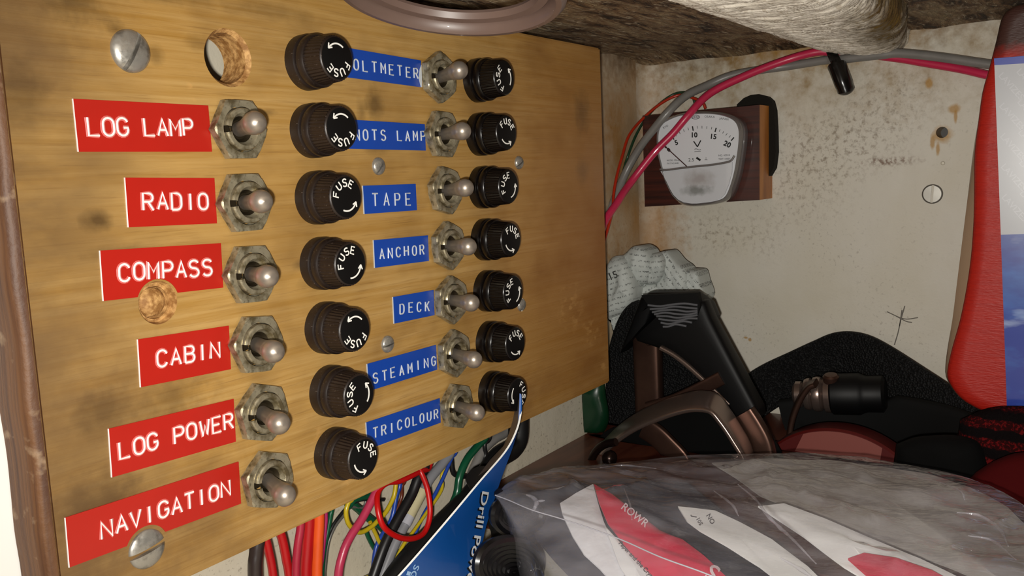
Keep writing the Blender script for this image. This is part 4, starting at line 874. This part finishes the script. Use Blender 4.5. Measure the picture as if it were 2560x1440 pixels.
t = MT('dark_green_plastic', '#07301a', .35, coat=.2); t.mix(t.ramp(t.noise(40), .4, .7, 0, .6), '#052012')
cushion('green_bag', [(1425, 960), (1500, 940), (1518, 1000), (1522, 1050), (1504, 1088), (1480, 1102), (1464, 1104), (1456, 1070), (1450, 1030), (1440, 995)], 158, 6, t.m, 'dark green plastic bag showing below the lower right corner of the panel', 'bag', 2)
# black coiled cord between leaflet and bag
t = MT('black_glossy_cord', '#0c0b0d', .3); M['cord'] = t.m
cord = MB(); pts = []
def coil(c, r0, turns, dx, x, y, ph=0, flat=.75):
    pts = []
    for i in range(int(turns * 22)):
        a = 2 * math.pi * i / 22 + ph; rr = r0 * max(.12, 1 - .12 * (i / 22)); pts.append(at(c[0] + 0 + rr * math.cos(a) + dx * i / 22, c[1] + flat * rr * math.sin(a) + 3 * i / 22, 1, y + 1.2 * (i / 22)))
    return pts
cp = coil((1292, 1285), 62, 7, 2, 0, -26) + coil((1272, 1410), 84, 8, 2, 0, -34, .5, .8)
m = MB(); m.tube(cr(cp, 2), 1.9, 8)
for s0 in range(3): m.tube(cr([at(1246 + 16 * s0 + 20 * t_, 1232 + 34 * t_ * t_ + 12 * math.sin(t_ * 3), 1, -24 + 2 * s0) for t_ in (0, 1, 2, 3, 4)], 4), 1.8, 8)
obj('cord', m, M['cord'], None, A(10, -30, -99), label='glossy black coiled cord between the blue leaflet and the plastic bag', cat='cord')
m = MB(); m.tube(cr([at(u, v, 1, -6) for u, v in ((1195, 1190), (1230, 1260), (1260, 1340), (1230, 1420), (1190, 1500))], 6), 5, 12)
obj('hose', m, pvc('dull_black_hose', '#080808', .6), None, A(5, -6, -99), label='dull black hose in the shade behind the coiled cord', cat='hose')

# ------------------------------------------------------------------ red packet at the right
XP = 172
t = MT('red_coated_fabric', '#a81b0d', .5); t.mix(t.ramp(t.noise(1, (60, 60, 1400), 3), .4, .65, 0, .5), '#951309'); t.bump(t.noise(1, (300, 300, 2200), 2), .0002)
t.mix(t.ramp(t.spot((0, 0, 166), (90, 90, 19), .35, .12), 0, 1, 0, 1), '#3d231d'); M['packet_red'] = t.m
pko = at(2470, 1030, 0, XP); packet = thing('packet', 'red flat packet with silver and blue printed card standing at the right', 'packet', A(XP, pko[1], pko[2]))
PK = A(XP, pko[1], pko[2])
lft = [(2700, 5), (2600, 5), (2545, 12), (2518, 26), (2502, 50), (2490, 100), (2472, 170), (2455, 230), (2445, 300), (2432, 380), (2420, 480), (2410, 560), (2400, 640), (2390, 720), (2380, 800), (2368, 870), (2362, 930), (2372, 960), (2395, 990), (2425, 1012), (2470, 1030), (2560, 1034), (2700, 1034)]
def seam_in(u, v): return u + (max(0, math.sin(math.pi * (v - 330) / 660)) ** 1.5 * 26 if 330 < v < 990 else 0)
P0 = cr([at(u, v, 0, XP) for u, v in lft], 3); P = cr([at(seam_in(u, v), v, 0, XP) for u, v in lft], 3)
m = MB(); inn = []
def inset(k, x): 
    c = at(2700, 520, 0, XP); return [A(x, c[1] + (p[1] - c[1]) * k, c[2] + (p[2] - c[2]) * (1 - (1 - k) * .35)) for p in P]
m.grid([inset(.97, XP + 7), inset(1.0, XP + 5), inset(1.0, XP + 1.5), inset(.985, XP - 1.5), inset(.95, XP - 3.2), inset(.85, XP - 4)])
f = inset(.85, XP - 4); m.add(f, [tuple(range(len(f)))]); f = inset(.97, XP + 7); m.add(f, [tuple(range(len(f)))])
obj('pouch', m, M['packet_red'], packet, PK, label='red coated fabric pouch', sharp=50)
IN = inset(.99, XP)[10:60]; OUT = P0[10:60]
m = MB(); m.grid([[a + A(-1.2, 0, 0) for a in IN], [a * .4 + b_ * .6 + A(-.2, 0, 0) for a, b_ in zip(IN, OUT)], [b_ + A(1, 0, 0) for b_ in OUT], [b_ + A(2, 0, 0) for b_ in OUT], [a + A(4, 0, 0) for a in IN]])
obj('clear_seam', m, plain('clear_yellowed_film', '#8d7660', .25), packet, PK, label='yellowed clear seam along the left edge')
XC = XP - 7.0
def card(px, name, mat, label, x0=XC, par=packet):
    q = [at(u, v, 0, x0) for u, v in px]; m = MB(); m.prism([(p[1], p[2]) for p in q], x0, x0 + .6, lambda a, b, h: (h, a, b)); return obj(name, m, mat, par, PK, label=label, sharp=20)
silver = MT('silver_grey_print', '#a5a6aa', .3, coat=.4); silver.mix(silver.ramp(silver.noise(8), .4, .7, 0, .3), '#bfc0c6')
card([(2485, 146), (2700, 128), (2700, 150), (2486, 163)], 'blue_band', plain('blue_print_band', '#1c2f92', .3), 'narrow blue band')
sv = card([(2486, 163), (2700, 150), (2700, 580), (2502, 587)], 'silver_panel', silver.m, 'silver grey printed panel')
t = MT('blue_sky_print', '#1f3690', .3, coat=.4); t.mix(t.ramp(t.noise(18, (1, 1, 2.2), 5, .6), .46, .66, 0, .9), '#3f78c4'); t.mix(t.ramp(t.noise(30, (1, 1, 3), 4, loc=(.4, .2, .7)), .6, .72, 0, .6), '#b9cbe6'); t.mix(t.ramp(t.noise(9, (1, 1, 2), 3, loc=(.1, .6, .2)), .48, .66, 0, .7), '#1d1c66')
card([(2502, 587), (2700, 580), (2700, 1130), (2521, 1128)], 'blue_panel', t.m, 'blue cloudy sky printed panel')
m = MB()
def ct(s, u, v, k, ang):
    ca, sa = math.cos(math.radians(ang)), math.sin(math.radians(ang))
    text_mb(m, s, 1.0, lambda x, y: at(u + (x * ca + y * sa) * k, v + (x * sa - y * ca) * k, 0, XC - .05), align='LEFT', bold=.01)
for i in range(5): ct('LAVIZES', 2500 + 2 * i, 185 + 76 * i, 23, 48); ct('LAVIZES', 2545 + 2 * i, 175 + 76 * i, 23, 48)
obj('ghost_lettering', m, plain('pale_ghost_print', '#b2b3b8', .3), sv, PK, label='pale ghosted lettering', smooth=False)

# ------------------------------------------------------------------ clear plastic bag and what is in it
bm_ = bpy.data.materials.new('clear_polythene'); bm_.use_nodes = True; nt_ = bm_.node_tree; nt_.nodes.remove(nt_.nodes['Principled BSDF'])
outn = nt_.nodes['Material Output']; tr_ = nt_.nodes.new('ShaderNodeBsdfTransparent'); gl = nt_.nodes.new('ShaderNodeBsdfGlossy'); df = nt_.nodes.new('ShaderNodeBsdfDiffuse'); tl = nt_.nodes.new('ShaderNodeBsdfTranslucent')
tr_.inputs[0].default_value = (.975, .975, .985, 1); gl.inputs['Roughness'].default_value = .09; df.inputs[0].default_value = (.74, .73, .82, 1); tl.inputs[0].default_value = (.7, .7, .74, 1)
lw0 = nt_.nodes.new('ShaderNodeLayerWeight'); lw0.inputs[0].default_value = .5; lw1 = nt_.nodes.new('ShaderNodeMath'); lw1.operation = 'POWER'; lw1.inputs[1].default_value = 4.0; nt_.links.new(lw0.outputs['Facing'], lw1.inputs[0]); lw = nt_.nodes.new('ShaderNodeMath'); lw.operation = 'MULTIPLY_ADD'; lw.inputs[1].default_value = .45; lw.inputs[2].default_value = .045; nt_.links.new(lw1.outputs[0], lw.inputs[0])
tcn = nt_.nodes.new('ShaderNodeTexCoord'); nz = nt_.nodes.new('ShaderNodeTexNoise'); nz.inputs['Scale'].default_value = 38; nz.inputs['Detail'].default_value = 4; mpn = nt_.nodes.new('ShaderNodeMapping'); mpn.inputs['Scale'].default_value = (2.2, .8, 1); mpn.inputs['Rotation'].default_value = (0, 0, .6)
nt_.links.new(tcn.outputs['Object'], mpn.inputs[0]); nt_.links.new(mpn.outputs[0], nz.inputs['Vector'])
bpn = nt_.nodes.new('ShaderNodeBump'); bpn.inputs['Distance'].default_value = .009; bpn.inputs['Strength'].default_value = .9; nt_.links.new(nz.outputs['Fac'], bpn.inputs['Height']); nt_.links.new(bpn.outputs[0], gl.inputs['Normal'])
mr = nt_.nodes.new('ShaderNodeMapRange'); mr.inputs[1].default_value = .35; mr.inputs[2].default_value = .7; mr.inputs[3].default_value = .07; mr.inputs[4].default_value = .22; nt_.links.new(nz.outputs['Fac'], mr.inputs[0])
m1 = nt_.nodes.new('ShaderNodeMixShader'); m2 = nt_.nodes.new('ShaderNodeMixShader'); nt_.links.new(mr.outputs[0], m1.inputs[0]); nt_.links.new(tr_.outputs[0], m1.inputs[1]); nt_.links.new(df.outputs[0], m1.inputs[2])
nt_.links.new(lw.outputs[0], m2.inputs[0]); nt_.links.new(m1.outputs[0], m2.inputs[1]); nt_.links.new(gl.outputs[0], m2.inputs[2]); nt_.links.new(m2.outputs[0], outn.inputs[0])
BG = A(60, -110, -99.5)
bag = thing('plastic_bag', 'clear crumpled plastic bag of packets lying on the shelf at the lower right', 'bag', BG)
far = [(1238, 1238, -71), (1300, 1205, -76), (1390, 1182, -79), (1500, 1166, -81), (1620, 1152, -82), (1760, 1140, -82), (1900, 1136, -82), (2050, 1138, -81), (2150, 1144, -80), (2240, 1158, -79), (2330, 1175, -78), (2430, 1200, -76), (2500, 1230, -74), (2560, 1265, -72), (2640, 1330, -70), (2700, 1420, -68)]
seam = [(1238, 1238, -71), (1275, 1252, -71), (1330, 1275, -70.5), (1400, 1296, -70), (1480, 1322, -69.5), (1560, 1352, -69), (1650, 1392, -68), (1760, 1432, -67), (1860, 1475, -67), (2000, 1540, -66), (2150, 1600, -66), (2300, 1640, -66), (2450, 1640, -66), (2580, 1600, -66), (2660, 1520, -66), (2700, 1420, -68)]
FA = cr([at(u, v, 2, z) for u, v, z in far], 10); SE = cr([at(u, v, 2, z) for u, v, z in seam], 10)
FA = FA[:len(SE)]; SE = SE[:len(FA)]
m = MB(); rows = []; nb = 60
for i in range(len(FA)):
    row = []
    for j in range(nb + 1):
        s_ = j / nb; p = FA[i] * (1 - s_) + SE[i] * s_; wgt = math.sin(math.pi * s_) ** .6 * min(1, i / 12)
        q = Vector((p[0] * .02, p[1] * .045, 0)); h = 5.0 * wgt
        h += wgt * (3.2 * noise.noise(Vector((p[0] * .035 + p[1] * .02, p[1] * .02, 1))) + 1.6 * noise.noise(Vector((p[0] * .10 - p[1] * .05, p[1] * .05, 4))) + .5 * noise.noise(Vector((p[0] * .3, p[1] * .2, 7))))
        rg = 1 - min(1, abs(noise.noise(Vector((p[0] * .02 + p[1] * .05, p[1] * .015 - p[0] * .03, 11)))) * 7); h += wgt * 1.8 * rg * max(0, noise.noise(Vector((p[0] * .03, p[1] * .03, 15))) * 2 + .5)
        row.append(p + A(0, 0, h))
    rows.append(row)
m.grid(rows)
obj('top_film', m, bm_, bag, BG, label='upper film, crumpled and shiny', sharp=180)
_film = BVHTree.FromPolygons([Vector(p) for p in m.v], m.f)
def on_film(u, v):
    hit = _film.ray_cast(Vector(CAM), Vector(nrm(ray(u, v)))); return A(*hit[0]) if hit[0] is not None else at(u, v, 2, -74)
for path, rr in [([(1316, 1238), (1330, 1243), (1341, 1254), (1337, 1270), (1330, 1282)], .9), ([(1342, 1254), (1362, 1252)], .5), ([(1845, 1212), (1890, 1250), (1915, 1285), (1950, 1320), (1985, 1352), (2040, 1410)], .6), ([(1785, 1228), (1830, 1262), (1846, 1290)], .5),
                 ([(2350, 1206), (2400, 1228), (2412, 1250)], .5), ([(2392, 1282), (2450, 1290), (2500, 1325), (2520, 1365)], .55), ([(1560, 1222), (1575, 1262), (1580, 1300)], .35), ([(1500, 1170), (1560, 1164), (1640, 1172)], .4), ([(2420, 1340), (2480, 1352), (2540, 1400)], .4), ([(1950, 1395), (2010, 1430), (2060, 1470)], .6)]:
    q = cr([on_film(*p) + A(0, 0, .1) for p in path], 8); k_ = len(q)
    cm = MB(); cm.tube(q, [rr * (.25 + .75 * math.sin(math.pi * (i + .3) / k_) * (.8 + .5 * noise.noise(Vector((i * .35, rr * 50, 2))))) for i in range(k_)], 8)
    obj('crease', cm, bm_, bag, BG, label='shiny raised crease in the film')
lowl = [(1238, 1238, -71), (1256, 1262, -72), (1290, 1312, -74), (1330, 1362, -76), (1372, 1415, -78), (1400, 1450, -79), (1440, 1500, -79.5), (1500, 1560, -80), (1600, 1640, -80), (1760, 1700, -80), (1950, 1760, -80), (2150, 1790, -80), (2350, 1780, -80), (2500, 1740, -80), (2620, 1640, -80), (2700, 1500, -80)]
LW = cr([at(u, v, 2, z) for u, v, z in lowl], 10); m = MB(); rows = []
for i in range(len(SE)):
    row = []
    for j in range(15):
        s_ = j / 14; p = SE[i] * (1 - s_) + LW[i] * s_; wgt = math.sin(math.pi * s_) * min(1, i / 10)
        row.append(p + A(-.4, -1, .2) * wgt * (2.5 + 2.2 * noise.noise(Vector((p[0] * .05, p[1] * .05, 2))) + 1.0 * noise.noise(Vector((p[0] * .14, p[1] * .14, 6)))))
    rows.append(row)
m.grid(rows)
m.grid([[p + (A(LW[0][0], LW[0][1], p[2]) * 0) + A(12 * k * min(1, i / 10), 6 * k * min(1, i / 10), -31 * k * min(1, i / 20)) for k in np.linspace(0, 1, 8)] for i, p in enumerate(LW)])
obj('side_film', m, bm_, bag, BG, label='side film hanging from the seam', sharp=180)
m = MB(); m.tube(SE[:116], .2, 6); obj('seam', m, MT('whitened_seam', '#a9a9b2', .25).m, bag, BG, label='pale heat-sealed seam')
# contents (each lies in the bag)
def sheet(name, px, zs, mat, label, cat, th=.6, par=None, o=None, hump=0, seed=0, bev=None):
    P = [at(u, v, 2, max(-99, zs - (v - 1300) * .06)) for (u, v) in px]; c = np.mean(P, 0)
    loop = []
    for i in range(len(P)):
        a, b_ = P[i], P[(i + 1) % len(P)]; loop += [a + (b_ - a) * t_ for t_ in np.linspace(0, 1, 6, endpoint=False)]
    rows = []; k_ = np.linspace(0, 1, 7)
    def pt(p, k, s_):
        q = c + (p - c) * max(k, .001); return q + A(0, 0, s_ * th + (1 - k * k) * hump + 1.2 * hump * .3 * noise.noise(Vector((q[0] * .06, q[1] * .06, seed))))
    rows = [[pt(p, k, 1) for p in loop] for k in k_] + [[pt(p, k, 0) - A(0, 0, (1 - k * k) * hump) for p in loop] for k in k_[::-1]]
    m = MB(); m.grid(rows, cv=True); return obj(name, m, mat, par, c if o is None else o, label if par is None or label else None, cat, sharp=40)
wp = MT('white_paper_pack', '#ebebef', .5); wp.bump(wp.noise(60, detail=4), .0012)
rp = MT('red_printed_pack', '#d81642', .4, coat=.2); rp.mix(rp.ramp(rp.noise(40), .45, .7, 0, .3), '#a50f30'); rp.bump(rp.noise(50, detail=3), .001)
so_ = at(1560, 1380, 2, -80); sachet = thing('sachet', 'red and white printed sachet with torn white end inside the plastic bag', 'sachet', so_)
sheet('white_end', [(1400, 1262), (1440, 1236), (1483, 1214), (1495, 1260), (1510, 1310), (1540, 1370), (1562, 1440), (1540, 1470), (1500, 1425), (1460, 1390), (1432, 1345), (1406, 1290)], -88, wp.m, 'white torn paper end', None, par=sachet, o=so_, hump=1.5, seed=1)
sheet('red_face', [(1485, 1215), (1530, 1240), (1590, 1285), (1650, 1330), (1705, 1350), (1760, 1395), (1830, 1460), (1760, 1520), (1680, 1480), (1620, 1430), (1560, 1365), (1520, 1310), (1498, 1260)], -86.5, rp.m, 'red printed face', None, par=sachet, o=so_, hump=2, seed=2)
sheet('text_side', [(1512, 1318), (1556, 1366), (1616, 1430), (1676, 1482), (1640, 1530), (1590, 1480), (1550, 1420)], -87, plain('white_side', '#efeff0', .5), 'white side panel with small print', None, par=sachet, o=so_, hump=.8, seed=3)
m = MB()
def bt(s, u, v, k, ang, z, mi, sx=1):
    ca, sa = math.cos(math.radians(ang)), math.sin(math.radians(ang))
    text_mb(m, s, 1.0, lambda x, y: at(u + (x * ca + y * sa) * k, v + (x * sa - y * ca) * k, 2, z - (v + (x * sa - y * ca) * k - 1300) * .06), m=mi, sx=sx, bold=.01)
bt('ROWR', 1587, 1288, 27, 38, -83.0, 0, .95); bt('S', 1780, 1436, 62, 30, -84.2, 0, 1.1)
bt('Paper and the Crystal', 1594, 1404, 15, 47, -84.3, 1)
obj('print', m, [plain('pack_white_print', '#e6cfd4', .5), plain('pack_black_print', '#26262a', .5)], sachet, so_, label='white and black lettering', smooth=False)
bx = MT('white_carton', '#efefee', .5)
co_ = at(2050, 1400, 2, -82); carton = thing('carton', 'white carton with a red corner inside the plastic bag at the lower right', 'carton', co_)
sheet('white_face', [(1895, 1268), (1960, 1262), (2060, 1300), (2180, 1352), (2300, 1400), (2420, 1460), (2300, 1560), (2190, 1470), (2110, 1420), (2010, 1345)], -86, bx.m, 'white face', None, par=carton, o=co_, hump=1)
sheet('red_corner', [(2120, 1400), (2160, 1386), (2240, 1398), (2330, 1430), (2400, 1470), (2340, 1540), (2220, 1490)], -84.2, rp.m, 'red corner', None, par=carton, o=co_, hump=.5)
cdo = at(1760, 1330, 2, -78); cardo = thing('card', 'white card with black handwriting in the middle of the plastic bag', 'card', cdo)
sheet('paper', [(1695, 1270), (1740, 1274), (1788, 1280), (1850, 1310), (1930, 1352), (2020, 1420), (2080, 1480), (2000, 1500), (1900, 1420), (1820, 1370), (1750, 1330), (1718, 1306)], -85, plain('white_card', '#e2e2e0', .5), None, None, par=cardo, o=cdo, hump=.6)
m = MB(); bt('NO', 1776, 1298, 17, 60, -83.2, 1); bt('J', 1735, 1292, 17, 100, -83.2, 1); bt('105', 1748, 1304, 14, 62, -83.2, 1)
obj('handwriting', m, [plain('w', '#ffffff', .5), plain('pen_black', '#303035', .5)], cardo, cdo, smooth=False)
cloth = MT('grey_brown_paper', '#8f8880', .6); cloth.mix(cloth.ramp(cloth.noise(14, (1, 2, 1), 4), .4, .65), '#a9a5a0'); cloth.mix(cloth.ramp(cloth.noise(30, (1, 2, 1), 3, loc=(.5, .2, .1)), .55, .72, 0, .6), '#7d6f66')
sheet('paper_bag', [(1780, 1160), (1900, 1150), (2050, 1152), (2200, 1166), (2330, 1190), (2440, 1225), (2520, 1270), (2580, 1330), (2620, 1420), (2560, 1500), (2440, 1450), (2300, 1390), (2160, 1340), (2010, 1285), (1900, 1240)], -94, cloth.m, 'grey-brown paper bag folded along the far side of the plastic bag', 'paper bag', hump=2.5, seed=4)
nb_ = MT('dark_blue_grey_card', '#34343f', .5)
sheet('dark_card', [(1270, 1250), (1400, 1215), (1560, 1200), (1720, 1210), (1780, 1260), (1900, 1360), (2020, 1460), (1900, 1560), (1600, 1520), (1420, 1440), (1330, 1340)], -95, nb_.m, 'dark grey card lying at the bottom of the plastic bag', 'card', hump=1)
